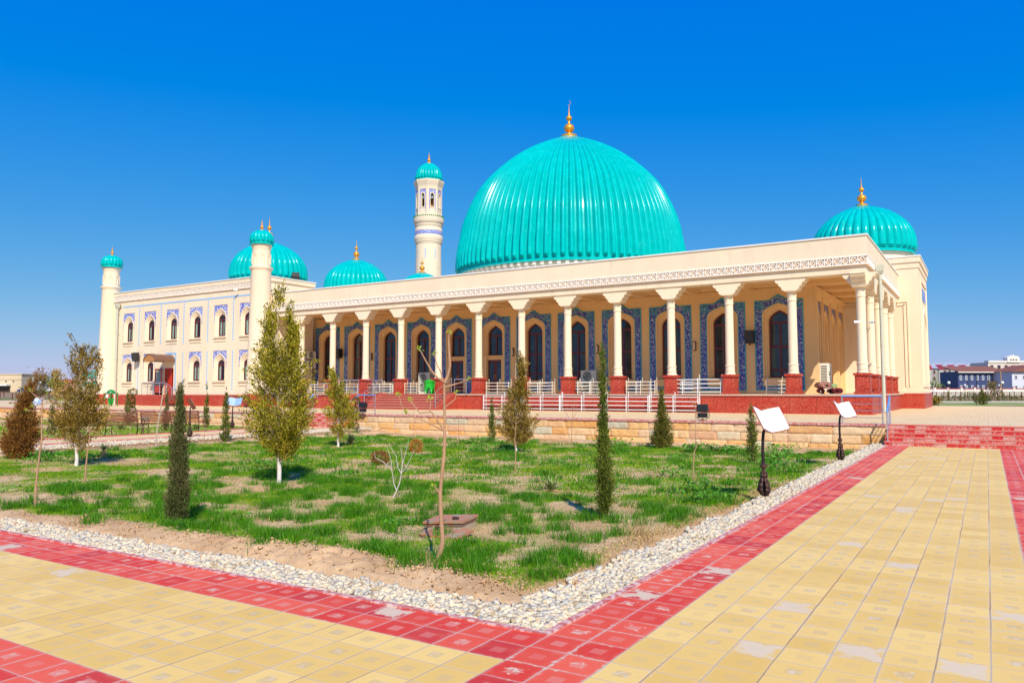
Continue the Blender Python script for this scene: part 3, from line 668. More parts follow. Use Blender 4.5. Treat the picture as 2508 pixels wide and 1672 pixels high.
# domed towers behind (far left corner and back left corner)
for nm, c, z0, lab in (('domed_tower', (-55.0, 58.28), 11.75, 'turquoise dome with gold finial rising behind the porch roof, left of the tall minaret'),
                      ('domed_tower', (-60.8, 76.44), 13.25, 'tip of a turquoise dome showing at the foot of the tall minaret')):
    off = (c[0], c[1], 0); tt = thing(nm, off, lab, 'tower')
    b = MB(off); b.box(c[0]-3.7, c[0]+3.7, c[1]-3.7, c[1]+3.7, 0, z0-.9); b.lathe([(3.0, z0-1), (3.0, z0)], c, 48, cap=False); b.build('wall', CREAM, tt)
    small_dome(c, 3.1, z0, tt, off, 38, .95 if z0 < 12 else 1.0)

# ---------------------------------------------------------------- left wing, two storeys
WO = (-55, 40.5, 0)
wing = thing('two_storey_wing', WO, 'two-storey cream wing with arched windows and blue tile strips at the left of the mosque', 'building')
W = lambda: MB(WO)
WL, WR, WY, WB = -65.0, -45.0, 38.2, 42.9
b = W(); b.box(WL-.1, WR+.08, WY-.12, WB, .3, 1.5); b.build('plinth', GRAN, wing)
wl = W()
CX = [-62.15+3.015*i for i in range(6)]
ZR = [(1.5, 5.35, 2.54, 3.95, 4.70, 4.87), (5.35, 9.2, 5.95, 7.4, 8.2, 8.40)]    # bay z0,z1, sill, spring, apex, panel top
DOORI = 2
for r_, (zb, zt, zsill, zs, za, zp) in enumerate(ZR):
    for i, xc in enumerate(CX):
        W2 = 1.5075; isd = (r_ == 0 and i == DOORI)
        if isd: continue
        wl.rings([Yr(rect(xc, W2, zb, zt, zs), WY), Yr(rect(xc, .80, zsill-.04, zp+.02, zs), WY), Yr(rect(xc, .80, zsill-.04, zp+.02, zs), WY+.05), Yr(arch(xc, .70, zsill, zs, za), WY+.05), Yr(arch(xc, .70, zsill, zs, za), WY-.01),
                  Yr(arch(xc, .62, zsill, zs, za-.10), WY-.01), Yr(arch(xc, .58, zsill, zs, za-.15), WY+.05), Yr(arch(xc, .53, zsill, zs-.02, za-.22), WY+.05), Yr(arch(xc+.02, .44, zsill+.02, zs-.08, za-.40), WY+.15), Yr(arch(xc+.03, .41, zsill+.06, zs-.12, za-.46), WY+.15), Yr(arch(xc+.03, .41, zsill+.06, zs-.12, za-.46), WY+.5)], True)
        wl.box(xc-.74, xc+.74, WY-.10, WY+.1, zsill-.08, zsill-.02); wl.box(xc-.70, xc+.70, WY-.05, WY, zsill-.34, zsill-.28)
xd = CX[DOORI]-.25   # doorway stands right of the bay centre
x0, x1 = CX[DOORI]-1.5075, CX[DOORI]+1.5075
wl.box(x0, xd-.58, WY, WY+.4, 1.5, 5.35); wl.box(xd+.58, x1, WY, WY+.4, 1.5, 5.35); wl.box(xd-.58, xd+.58, WY, WY+.4, 3.66, 5.35)
wl.box(WL, CX[0]-1.5075, WY, WY+.4, 1.5, 9.2); wl.box(CX[5]+1.5075, WR, WY, WY+.4, 1.5, 9.2)
wl.box(WR-.4, WR, WY+.4, WB, 1.5, 9.2); wl.box(WL, WL+.4, WY+.4, WB, 1.5, 9.2); wl.box(WL+.4, WR-.4, WB-.3, WB, 1.5, 9.2)
wl.box(WL-.0, WR+.0, WY-.0, WB, 9.2, 10.25)
wl.box(WL, WR+.10, WY-.10, WB+.1, 9.95, 10.25); wl.box(WL, WR+.05, WY-.05, WB+.05, 9.9, 9.95); wl.box(WR, WR+.06, WY+.1, WB+.04, 9.3, 9.62)
wl.build('wall', CREAM, wing)
b = W(); b.box(WL+.1, WR+.15, WY-.15, WB+.15, 10.25, 10.32); b.build('coping', COPE, wing)
z0, z1 = 9.50, 9.90
fz = W(); fz.box(WL+.6, WR-.1, WY-.04, WY, z0, z1); fz.build('frieze_ground', FRG, wing); fz = W()
n_ = 54; ww = 19.2/n_
for k in range(n_):
    x0_ = WL+.65+k*ww; cell(fz, lambda u, z, d, x0=x0_: (x0+u, WY-.04-d*1.2, z), ww, k % 2)
fz.box(WL+.6, WR-.1, WY-.10, WY-.04, z0, z0+.05); fz.box(WL+.6, WR-.1, WY-.10, WY-.04, z1-.05, z1)
fz.build('carved_frieze', STUCCO, wing)
b = W(); b.box(WL+.4, WR-.4, WY+.9, WY+.95, 1.5, 9.2); b.build('interior_wall', DARK, wing)
for r_, (zb, zt, zsill, zs, za, zp) in enumerate(ZR):
    for i, xc in enumerate(CX):
        if r_ == 0 and i == DOORI: continue
        t = W(); t.rings([Yr(rect(xc, .79, zs-.35, zp, zs), WY+.02), Yr(arch(xc, .71, zs-.35, zs, za+.01), WY+.02)]); t.build('tile_spandrel', TILEL, wing)
        xw = xc+.03
        f = W(); f.rings([Yr(arch(xw, .415, zsill+.05, zs-.12, za-.45), WY+.17), Yr(arch(xw, .32, zsill+.15, zs-.13, za-.56), WY+.17), Yr(arch(xw, .32, zsill+.15, zs-.13, za-.56), WY+.22)], True)
        f.box(xw-.05, xw+.05, WY+.17, WY+.22, zsill+.1, zs-.1); f.box(xw-.36, xw+.36, WY+.16, WY+.22, zs-.18, zs-.06)
        wn = f.build('window', BROWN, wing)
        gp = arch(xw, .35, zsill+.1, zs-.12, za-.52); g_ = W(); g_.add(Yr(gp, WY+.20), [tuple(range(len(gp)))]); g_.build('glass', CGLASS, wn)
        g_ = W()
        q1 = random.uniform(.45, .95)
        g_.box(xw-.37, xw-.37+.7*q1, WY+.26, WY+.27, zsill+.08, zs-.1); g_.build('curtain', CURT, wn)
st = W(); 
for i in range(7):
    xs = CX[0]-1.5075+3.015*i
    if i == 0 or i == 6: continue
    st.box(xs-.05, xs+.05, WY-.012, WY, 5.55, 8.93)
    if i != DOORI: st.box(xs-.05, xs+.05, WY-.012, WY, 1.85, 4.9)
st.box(WL+1.9, WR-.5, WY-.014, WY, 8.93, 9.05); st.box(xd+.74, xd+.90, WY-.012, WY, 1.85, 4.75); st.box(xd-.5, xd+.90, WY-.012, WY, 4.75, 4.9)
st.build('tile_strips', TILES, wing)
# doorway, open leaf, dark hall
b = W(); b.box(xd-.58, xd+.58, WY+.45, WY+.5, 1.5, 3.66); b.build('doorway', DARK, wing)
b = W(); b.box(xd-.58, xd-.50, WY+.02, WY+.12, 1.5, 3.64); b.box(xd+.50, xd+.58, WY+.02, WY+.12, 1.5, 3.64); b.box(xd-.50, xd+.50, WY+.02, WY+.12, 3.56, 3.64)
b.box(xd-.42, xd+.18, WY+.14, WY+.19, 1.52, 3.56); b.build('door', DOOR, wing)
b = W(); yy = WY-.25
for (a0, a1, c0, c1) in ((0, 1, 0, .06), (0, 1, .94, 1), (0, .08, 0, 1), (.92, 1, 0, 1), (0, 1, 0, .36)): b.box(xd-1.55+a0*.9, xd-1.55+a1*.9, yy, yy+.05, 1.53+c0*2.08, 1.53+c1*2.08)
lf = b.build('open_door_leaf', DOOR, wing)
b = W(); b.box(xd-1.48, xd-.72, yy+.02, yy+.03, 2.27, 3.5); b.build('pane', CGLASS, lf)
# barrel canopy over the door
b = W(); n = 10
def carc(rx, rz, z0, y): return [(xd+.0+rx*math.cos(PI-PI*k/n), y, z0+rz*math.sin(PI*k/n)) for k in range(n+1)]
b.rings([carc(.80, .60, 4.14, WY-1.8), carc(.80, .60, 4.14, WY), carc(.75, .55, 4.14, WY), carc(.75, .55, 4.14, WY-1.8), carc(.80, .60, 4.14, WY-1.8)], False, False)
cn = b.build('door_canopy', mat('brown_canopy_sheet', (.16, .075, .045), .35), wing)
b = W(); c0 = carc(.75, .55, 4.14, WY-1.75); b.add(c0, [tuple(range(n+1))]); b.build('lattice_gable', mat('canopy_lattice', rough=.5, fn=lambda g, b: g.ramp(g.vor(g.obj(), 14), [(0, (.10, .04, .02)), (.3, (.45, .2, .06))])), cn)
# lower rear part with its big dome
RC = (-49.9, 42.6)
b = W(); b.box(WL, -46.2, 42.9, 60, 0, 9.5); b.lathe([(2.9, 9.4), (2.9, 10.62)], RC, 48, cap=False); b.build('rear_block', CREAM, wing)
small_dome(RC, 2.95, 10.62, wing, WO, 38, .95, foot=.34)
# door landing and steps of the wing
b = W(); b.box(xd-1.9, xd+1.5, 36.9, 38.08, .3, 1.5)
for k in range(5): b.box(xd+1.5+.3*k, xd+1.8+.3*k, 36.9, 38.08, .3, 1.34-.16*k)
b.build('door_landing', GRAN, wing)

# ---------------------------------------------------------------- corner minarets
def corner_minaret(cx_, cy_, lab, zt=0):
    off = (cx_, cy_, 0); t = thing('corner_minaret', off, lab, 'minaret', 'slim corner minarets of the wing')
    c = (cx_, cy_)
    b = MB(off); b.lathe([(1.02, .3), (1.02, 1.5), (.98, 1.55)], c, 40); b.build('base', GRAN, t)
    b = MB(off)
    b.lathe([(.93, 1.5), (.88, 3), (.80, 6), (.715, 10.6), (.73, 10.66), (.82, 10.76), (.84, 10.84), (.84, 10.90), (.70, 10.92), (.655, 11.0), (.645, 12.1), (.66, 12.3), (.72, 12.42), (.72, 12.50), (.74, 12.58)], c, 48)
    for k in range(8):
        a = PI/8+2*PI*k/8-.2
        for (hw, za, dr, zb) in ((.17, 11.95, .02, 11.1), (.11, 11.8, .035, 11.1)):
            P_ = arch(0, hw, zb, 11.62, za); Q_ = arch(0, hw-.03, zb+.0, 11.60, za-.05)
            f_ = lambda u, z, d: (c[0]+(.652+d)*math.cos(a+u/.65), c[1]+(.652+d)*math.sin(a+u/.65), z)
            b.rings([[f_(u, z, -.01) for u, z in P_], [f_(u, z, dr) for u, z in P_], [f_(u, z, dr) for u, z in Q_], [f_(u, z, -.01) for u, z in Q_]])
    b.build('shaft', CREAM, t)
    b = MB(off); dome_mesh(b, c, .80, [(1, 0), (1.02, .3), (1.0, .6), (.93, .85), (.80, 1.05), (.6, 1.2), (.36, 1.32), (.16, 1.38)], 16, 12.62, gap=.80, foot=.22, k_amp=.55)
    b.lathe([(.70, 12.55), (.86, 12.58), (.86, 12.65), (.78, 12.66)], c, 32, cap=False)
    d = b.build('dome', TURQ, t)
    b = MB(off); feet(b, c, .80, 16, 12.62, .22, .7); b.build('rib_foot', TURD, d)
    finial(c, 13.70, .40, d, off)
corner_minaret(-65.05, 38.25, 'slim cream minaret at the far left corner of the wing, below open sky')
corner_minaret(-45.45, 38.1, 'slim cream minaret between the wing and the porch, in front of the left dome')

# ---------------------------------------------------------------- tall minaret behind
MO = (-68.18, 87.17, 0); mc = MO[:2]
mn = thing('tall_minaret', MO, 'tall cream minaret with an eight-sided lantern and turquoise cap behind the roof', 'minaret')
M_ = lambda: MB(MO)
b = M_(); b.lathe([(2.3, 0), (1.95, 12), (1.83, 22.9), (1.9, 22.95), (1.9, 23.1), (1.97, 23.15), (1.97, 23.35), (2.05, 23.5), (2.05, 24.0), (1.93, 24.25), (1.93, 24.75), (1.97, 24.8), (1.97, 25.1), (1.9, 25.3), (1.97, 25.5), (2.02, 25.6), (2.02, 25.8), (2.12, 25.9), (2.2, 26.2), (2.2, 26.75), (2.12, 26.78), (2.1, 26.9)], mc, 56); b.build('shaft', CREAM, mn)
b = M_(); b.lathe([(1.96, 24.2), (1.965, 24.22), (1.965, 24.76), (1.96, 24.78)], mc, 56, cap=False); b.build('tile_band', TILEL, mn)
b = M_()
for k in range(8):
    a = R(-66)+2*PI*k/8; rr_ = 1.90
    ca, sa = math.cos(a), math.sin(a); f_ = lambda u, z, r_: (mc[0]+r_*ca-u*sa, mc[1]+r_*sa+u*ca, z)
    b.add([f_(-.07, 15, 1.86), f_(.07, 15, 1.86), f_(.07, 21.9, 1.85), f_(0, 22.2, 1.85), f_(-.07, 21.9, 1.85)], [(0, 1, 2, 3, 4)])
b.build('tile_strips', TILES, mn)
lan = M_(); til = M_(); fl = R(-58.2+11)-PI/8*0
ap = 1.78; hw8 = ap*math.tan(PI/8)
for k in range(8):
    a = R(-35.7)+2*PI*k/8; ca, sa = math.cos(a), math.sin(a)
    def Q(pts, r_): return [(mc[0]+r_*ca-u*sa, mc[1]+r_*sa+u*ca, z) for u, z in pts]
    lan.rings([Q(rect(0, hw8, 26.85, 31.1, 30.0), ap), Q(rect(0, .52, 27.1, 30.75, 29.9), ap), Q(rect(0, .52, 27.1, 30.75, 29.9), ap-.05), Q(arch(0, .37, 28.0, 29.8, 30.35), ap-.05), Q(arch(0, .37, 28.0, 29.8, 30.35), ap), Q(arch(0, .27, 28.15, 29.7, 30.2), ap), Q(arch(0, .27, 28.15, 29.7, 30.2), ap-.35)], True)
    til.rings([Q(rect(0, .50, 27.15, 30.7, 29.9), ap-.02), Q(arch(0, .38, 28.0, 29.8, 30.37), ap-.02)])
lan.build('lantern', CREAM, mn); til.build('tile_panels', TILEL, mn)
b = M_(); b.lathe([(.75, 26.9), (.75, 30.9)], mc, 12); b.build('lantern_core', mat('orange_brick', rough=.9, fn=tint((.42, .18, .07), .3, 3, 12)), mn)
b = M_(); o8 = lambda r_, z: [(mc[0]+r_*math.cos(R(-35.7)+PI/8+2*PI*k/8), mc[1]+r_*math.sin(R(-35.7)+PI/8+2*PI*k/8), z) for k in range(8)]
b.rings([o8(1.93, 30.8), o8(1.95, 31.1), o8(2.0, 31.3), o8(2.22, 31.9), o8(2.25, 32.15), o8(0.1, 32.2)], True); b.build('cornice', CREAM, mn)
b = M_()
for k in range(44):
    a = 2*PI*k/44; b.box(mc[0]+2.16*math.cos(a)-.07, mc[0]+2.16*math.cos(a)+.07, mc[1]+2.16*math.sin(a)-.07, mc[1]+2.16*math.sin(a)+.07, 26.75, 26.93)
b.build('green_crenels', GREEND, mn)
b = M_(); dome_mesh(b, mc, 1.88, [(1, 0), (1.01, .15), (1.0, .32), (.96, .55), (.88, .8), (.76, 1.03), (.60, 1.22), (.42, 1.36), (.25, 1.45), (.1, 1.48)], 24, 32.15, gap=.8, foot=.4, k_amp=.7)
d = b.build('dome', TURQ, mn); b = M_(); feet(b, mc, 1.88, 24, 32.15, .4, .7); b.build('rib_foot', TURD, d); finial(mc, 34.92, .80, d, MO)
for k in (0, 7, 1):
    a = R(-35.7)+2*PI*k/8; ca, sa = math.cos(a), math.sin(a)
    b = M_(); b.rings([[(mc[0]+(.95+q)*ca-r_*math.cos(t)*sa, mc[1]+(.95+q)*sa+r_*math.cos(t)*ca, 29.7+r_*math.sin(t)) for t in [2*PI*i/14 for i in range(14)]] for q, r_ in ((0, .08), (.3, .12), (.5, .25), (.51, .26), (.35, .10), (.2, .02))], True, True)
    b.build('horn_loudspeaker', mat('grey_blue_horn', (.35, .5, .58), .4), mn)
# roof floodlights standing by the wing dome
def floodlight(loc, label, rz=0, sc=1, tilt=.5):
    t = thing('floodlight', loc, label, 'floodlight', None, rz); t.scale = (sc,)*3
    b = MB(); b.prism([(-.10, .30), (.10, .26), (.14, .42), (.08, .50), (-.08, .52)], 'x', -.17, .17); b.build('housing', BLACK, t, .01)
    b = MB(); b.box(-.15, .15, -.08, .09, .10, .25); b.build('gear_box', BLACK, t, .01)
    b = MB(); b.tube([(-.20, 0, .38), (-.20, 0, .12), (-.1, 0, .04), (.1, 0, .04), (.20, 0, .12), (.20, 0, .38)], .012, 6); b.build('bracket', BLACK, t)
    b = MB(); b.tube([(0, 0, -.02), (0, 0, .08)], .03, 8); b.build('foot', COPPER, t)
    return t
floodlight((-46.5, 42.4, 10.3), 'black floodlight on the wing roof beside the left dome', .8, 1.7)
# ================================================================ GROUND, PATHS, TERRACE
def soil_h(x, y):
    x = np.asarray(x, float); y = np.asarray(y, float)
    t = np.clip((y-7)/14, 0, 1); h = -.05-.15*t
    return h
def soil_full(x, y):
    """garden surface with clods; ridge of dug soil behind the pebbles near the corner"""
    x = np.asarray(x, float); y = np.asarray(y, float)
    h = soil_h(x, y)+(fbm(x, y, .8, 3)-.5)*.05+(fbm(x+9, y, 6, 3)-.5)*.025
    # distance to kerbs
    dk = np.minimum(y-4.96, np.minimum(-2.80-x, 99))
    ridge = np.exp(-((y-5.95)/.38)**2)*np.clip((-3.4-x)/.5, 0, 1)*(.5+.9*fbm(x, y+5, .6, 2))
    near = np.clip(1-np.abs(x+6.0)/5.0, 0, 1)
    h = h+ridge*(.045+.09*near)+ridge*near*(fbm(x, y, 14, 3)-.45)*.13
    r2 = np.exp(-((x+3.75)/.3)**2)*np.clip((y-5.5)/1, 0, 1); h = h+r2*.03
    h = np.where(dk < .62, h*np.clip((dk-.30)/.32, 0, 1)-.035, h)
    h = np.where(x < -24.0, np.maximum(h, -.08-.12*np.clip((-24.0-x)/2.5, 0, 1)*0-.04), h)
    return h

# far ground: one sheet to the horizon
def gh(x, y):
    u = (x*rt.x+y*rt.y); f = (-x*math.sin(YAW)+y*math.cos(YAW))
    l = min(max((f-120)/130, 0), 1)*min(max((40-u)/120, 0), 1); l = l*l*(3-2*l)
    return -.45+.45*min(max((f-62)/12, 0), 1)+1.55*l
xs = sorted(set([-3000, -2000, -1200, -800, -600]+list(range(-500, 301, 20))+[400, 600, 1000, 2000, 3000])); ys = sorted(set([-200, -60, -20, 0, 10, 20, 30, 40, 50, 60, 65, 70, 75]+list(range(80, 501, 20))+[600, 800, 1200, 2000, 3200]))
b = MB(); vs = [(x, y, gh(x, y)) for y in ys for x in xs]; nx = len(xs)
b.add(vs, [(j*nx+i, j*nx+i+1, (j+1)*nx+i+1, (j+1)*nx+i) for j in range(len(ys)-1) for i in range(nx-1)], True)
tag(b.build('ground', FARG), kind='structure')
def soil_patch(name, x0, x1, y0, y1, st, fn):
    X = np.arange(x0, x1+st/2, st); Y = np.arange(y0, y1+st/2, st); gx, gy = np.meshgrid(X, Y); gz = fn(gx, gy)
    V = np.stack([gx, gy, gz], -1).reshape(-1, 3); n = len(X); i, j = np.meshgrid(np.arange(n-1), np.arange(len(Y)-1)); a = (j*n+i).ravel()
    o = fastmesh(name, V, np.stack([a, a+1, a+n+1, a+n], -1), SOIL, 4); o.data.polygons.foreach_set('use_smooth', np.ones(len(a), bool))
    return tag(o, kind='structure')
soil_patch('garden_soil', -13.5, -2.81, 4.97, 13.0, .04, soil_full)
soil_patch('garden_soil', -26.5, -13.5, 4.97, 13.0, .09, soil_full)
soil_patch('garden_soil', -26.5, -2.81, 13.0, 28.35, .10, soil_full)
soil_patch('garden_soil', -75, -29.85, 4.97, 28.35, .4, lambda x, y: -.12+(fbm(x, y, .8, 3)-.5)*.05)
soil_patch('garden_soil', .95, 12, -2, 28.35, .2, lambda x, y: -.08+(fbm(x, y, .8, 3)-.5)*.05)
def slab(name, m, x0, x1, y0, y1, z0, z1):
    b = MB(); b.box(x0, x1, y0, y1, z0, z1); return tag(b.build(name, m), kind='structure')
slab('main_path', PAVE_R, -2.74, .86, -3, 27.24, -.4, 0)
slab('left_path', PAVE_L, -75, -2.74, 2.23, 4.90, -.4, 0)
slab('cross_path', PAVE_M, -29.8, -26.5, 4.96, 27.24, -.4, 0)
slab('soil_verge', SOIL, -75, -2.74, -6, 2.23, -.4, -.06)
for a in ((-2.80, -2.74, 4.90, 27.24), (-26.5, -2.80, 4.90, 4.96), (-26.56+.06, -26.44, 4.96, 27.24), (-29.86, -29.80, 4.96, 27.24), (.86, .92, -3, 27.24), (-75, -29.86, 4.90, 4.96)):
    slab('kerb', KERBM, a[0], a[1], a[2], a[3], -.4, .012)
# terrace
slab('terrace', PAVE_T, -110, 42, 28.34, 64, -.5, .63)
# ---------------------------------------------------------------- stairs in the terrace edge
def stairs(x0, x1, y0, label, name='stairs'):
    """five rises of 0.126 m going up in +y, first riser at y0"""
    t = thing(name, ((x0+x1)/2, y0+.6, 0), label, 'stairs'); o = ((x0+x1)/2, y0+.6, 0)
    b = MB(o)
    for k in range(5): b.box(x0, x1, y0+.27*k, (y0+.27*(k+1)) if k < 4 else 28.34, -.4, .126*(k+1)-.022-(.004 if k == 4 else 0))
    b.build('risers', PSTEP, t)
    b = MB(o)
    for k in range(5): b.box(x0-.01, x1+.01, y0+.27*k-.015, (y0+.27*(k+1)-.015) if k < 4 else 28.62, .126*(k+1)-.022, .126*(k+1)+(.004 if k == 4 else 0))
    b.build('treads', PSTEPE, t); return t
stairs(-2.86, 4.2, 27.25, 'wide weathered red steps at the end of the yellow path on the right')
stairs(-29.6, -26.7, 27.25, 'narrow pink steps up the stone wall behind the conifers at the middle left')
# ---------------------------------------------------------------- stone retaining walls
def stone_wall(x0, x1, label):
    o = ((x0+x1)/2, 28.2, 0); t = thing('stone_retaining_wall', o, label, 'wall')
    b = MB(o); b.box(x0, x1, 28.16, 28.33, -.4, .575); b.build('mortar_core', MORT, t)
    b = MB(o); rnd = random.Random(int(x1*10)); zc = [-.30, -.05, .255, .56]
    for r_ in range(3):
        x = x0+rnd.uniform(-.3, 0)
        while x < x1-.12:
            w = rnd.choice([.45, .62, .75, .9, 1.1, 1.3])*rnd.uniform(.85, 1.15); xa, xb = max(x, x0)+.006, min(x+w, x1)-.006; x += w
            if xb-xa < .08: continue
            za, zb = zc[r_]+rnd.uniform(.002, .012), zc[r_+1]-rnd.uniform(.0, .012)
            nx_, nz_ = max(3, int((xb-xa)/.09)), 5
            P = [[None]*(nx_+1) for _ in range(nz_+1)]; ph = rnd.uniform(0, 50); tl = rnd.uniform(-.02, .02)
            for j in range(nz_+1):
                for i in range(nx_+1):
                    u, v = i/nx_, j/nz_; ed = (i in (0, nx_))+(j in (0, nz_))
                    d = .055+.045*float(fbm(xa+u*(xb-xa)+ph, v*.3, 5, 3))+tl*(v-.5)-(.018 if ed else 0)-(.012 if ed == 2 else 0)
                    P[j][i] = (xa+u*(xb-xa)+(rnd.uniform(-.008, .008) if ed else 0), 28.17-d, za+v*(zb-za)+(rnd.uniform(-.006, .006) if ed else 0))
            base = len(b.v); W_ = nx_+1
            vs = [p for row in P for p in row]; fs = [(j*W_+i, j*W_+i+1, (j+1)*W_+i+1, (j+1)*W_+i) for j in range(nz_) for i in range(nx_)]
            rim = [P[0][i] for i in range(nx_+1)]+[P[j][nx_] for j in range(1, nz_+1)]+[P[nz_][i] for i in range(nx_-1, -1, -1)]+[P[j][0] for j in range(nz_-1, 0, -1)]
            ridx = [i for i in range(nx_+1)]+[j*W_+nx_ for j in range(1, nz_+1)]+[nz_*W_+i for i in range(nx_-1, -1, -1)]+[j*W_ for j in range(nz_-1, 0, -1)]
            n0 = len(vs); vs += [(p[0], 28.175, p[2]) for p in rim]; m = len(rim)
            fs += [(ridx[k], n0+k, n0+(k+1) % m, ridx[(k+1) % m]) for k in range(m)]
            b.add(vs, fs)
    b.build('stone_blocks', STONE, t)
    b = MB(o); b.box(x0, x1, 28.06, 28.34, .565, .634); b.build('kerb_cap', KERBM, t)
stone_wall(-26.7, -2.86, 'long low wall of orange sandstone blocks behind the main lawn')
stone_wall(-75, -29.6, 'low sandstone wall behind the two slatted benches at the left')

# ---------------------------------------------------------------- pebbles
def pebbles(name, pts, sizes, zf, material):
    n = len(pts); V0 = []
    # low-poly stone: 8 vertex jittered cube-ish -> 12 tris
    base = np.array([(-1, -1, -1), (1, -1, -1), (1, 1, -1), (-1, 1, -1), (-1, -1, 1), (1, -1, 1), (1, 1, 1), (-1, 1, 1)], float)*.5
    tri = np.array([(0, 2, 1), (0, 3, 2), (4, 5, 6), (4, 6, 7), (0, 1, 5), (0, 5, 4), (1, 2, 6), (1, 6, 5), (2, 3, 7), (2, 7, 6), (3, 0, 4), (3, 4, 7)])
    V = base[None]*(1+RNG.uniform(-.45, .45, (n, 8, 3))); V[:, 4:, :2] *= RNG.uniform(.5, .9, (n, 1, 1))
    V = V*np.stack([sizes*RNG.uniform(.8, 1.3, n), sizes*RNG.uniform(.6, 1, n), sizes*RNG.uniform(.4, .75, n)], -1)[:, None]
    a = RNG.uniform(0, 2*PI, n); e = RNG.uniform(-.5, .5, n)
    x, y, z = V[..., 0], V[..., 1], V[..., 2]; ce, se = np.cos(e)[:, None], np.sin(e)[:, None]; x, z = x*ce-z*se, x*se+z*ce
    ca, sa = np.cos(a)[:, None], np.sin(a)[:, None]; x, y = x*ca-y*sa, x*sa+y*ca
    V = np.stack([x+pts[:, 0][:, None], y+pts[:, 1][:, None], z+(zf(pts[:, 0], pts[:, 1])+RNG.uniform(0, .015, n)+sizes*.18)[:, None]], -1)
    Fc = tri[None]+(np.arange(n)*8)[:, None, None]
    return tag(fastmesh(name, V.reshape(-1, 3), Fc.reshape(-1, 3), material, 3), 'strip of pale broken pebbles edging the lawn', 'gravel', kind='stuff')
def strip(n, x0, x1, y0, y1): return np.stack([RNG.uniform(x0, x1, n), RNG.uniform(y0, y1, n)], -1)
A1 = strip(9500, -14, -2.82, 4.98, 5.56); A1 = A1[RNG.random(len(A1)) < np.clip((5.52-A1[:, 1])/.12+(vnoise(A1[:, 0], A1[:, 1], 3)-.5)*1.5, 0, 1)]
A1b = strip(4500, -26.5, -14, 4.98, 5.45)
A2 = strip(5000, -3.42, -2.82, 5.2, 12); A2 = A2[RNG.random(len(A2)) < np.clip((A2[:, 0]+3.42-.022*(A2[:, 1]-5.2))/.12+(vnoise(A2[:, 0], A2[:, 1], 3)-.5)*1.5, 0, 1)]
A3 = strip(4200, -3.26, -2.82, 12, 28.0)
A4 = strip(9500, -26.42, -24.6, 5.2, 28.0); A4 = A4[RNG.random(len(A4)) < np.clip((A4[:, 0]+26.45)/-2.1+1.25, .0, 1)]
pts = np.concatenate([A1, A1b, A2, A3, A4]); dist = np.hypot(pts[:, 0], pts[:, 1])
sz = RNG.uniform(.024, .066, len(pts))*np.clip(1+(dist-12)*.01, 1, 1.2)
pebbles('pebbles', pts, sz, lambda x, y: np.full(len(x), -.03), PEB)

# ---------------------------------------------------------------- grass
def blades(name, pts, h, wd, material, zf, lean=.5, label=None, cat='grass'):
    n = len(pts); a = RNG.uniform(0, 2*PI, n); d = RNG.uniform(0, 2*PI, n); l = RNG.uniform(.1, lean, n)*h
    wx, wy = np.cos(a)*wd/2, np.sin(a)*wd/2; lx, ly = np.cos(d)*l, np.sin(d)*l
    x, y = pts[:, 0], pts[:, 1]; z = zf(x, y)-.01
    v = np.stack([np.stack([x-wx, y-wy, z], -1), np.stack([x+wx, y+wy, z], -1), np.stack([x+wx*.75+lx*.35, y+wy*.75+ly*.35, z+h*.58], -1), np.stack([x-wx*.75+lx*.35, y-wy*.75+ly*.35, z+h*.58], -1), np.stack([x+lx, y+ly, z+h], -1)], 1)
    k = np.arange(n)*5
    Fq = np.stack([np.stack([k, k+1, k+2], -1), np.stack([k, k+2, k+3], -1), np.stack([k+3, k+2, k+4], -1)], 1).reshape(-1, 3)
    o = fastmesh(name, v.reshape(-1, 3), Fq, material, 3)
    return tag(o, label, cat, kind='stuff')
# bare places seen in the lawn: (x, y, rx, ry)
BARE = [(-5.9, 8.1, 1.5, .95), (-4.9, 9.5, 1.7, 1.2), (-5.4, 11.2, 1.5, .8), (-6.9, 9.9, 1.2, .7), (-8.0, 7.3, 1.0, .4), (-11.8, 7.4, 1.3, .35), (-14.5, 6.6, 2.0, .35), (-3.9, 8.3, .6, .5), (-7.3, 10.9, .8, .45), (-6.2, 12.4, .9, .35), (-12.2, 10.6, 1.3, .5), (-8.6, 8.2, .9, .45), (-10.4, 7.9, .8, .4), (-13.3, 15.0, 1.6, .8), (-15.5, 15.6, 1.4, .6), (-16.5, 11.0, 1.2, .5),
        (-9.5, 14.3, 1.2, .4), (-6.2, 19.5, 1.5, .8), (-12, 19.5, 1.2, .6), (-19.5, 19.5, 1.2, .8), (-18, 13.5, 1.0, .7), (-8.8, 6.6, .5, .3), (-5.2, 6.45, .55, .22), (-4.4, 7.1, .45, .28), (-14.9, 8.0, .9, .35), (-11.3, 6.7, .6, .3), (-7, 16.5, 1.4, .4), (-19, 9.6, .8, .5), (-21.3, 12.4, .7, .5), (-4.6, 16.8, .8, .5)]
def dens(x, y):
    m = fbm(x, y, .75, 4); d = np.clip((m-.30)/.13, .0, 1)
    for bx, by, rx, ry in BARE: d = d*np.clip(np.hypot((x-bx)/rx, (y-by)/ry)+(m-.5)*2.6-.62, 0, .35)/.35
    e = np.clip((y-5.88+(fbm(x, y+30, .9, 3)-.5)*1.2)/.22, 0, 1)*np.clip((-3.38-x+(fbm(x+30, y, .9, 3)-.5)*.6)/.2, 0, 1)
    e = e*np.clip((25.7-y+(m-.5)*1.2)/.3, 0, 1)*np.clip((x+24.3+(m-.5)*1.4)/.4, 0, 1)
    return np.maximum(d, .14)*e
def lawn_pts(n, x0, x1, y0, y1, fd, dfn=dens):
    x = RNG.uniform(x0, x1, n); y = RNG.uniform(y0, y1, n); k = RNG.random(n) < dfn(x, y); x, y = x[k], y[k]
    return np.stack([x, y], -1)
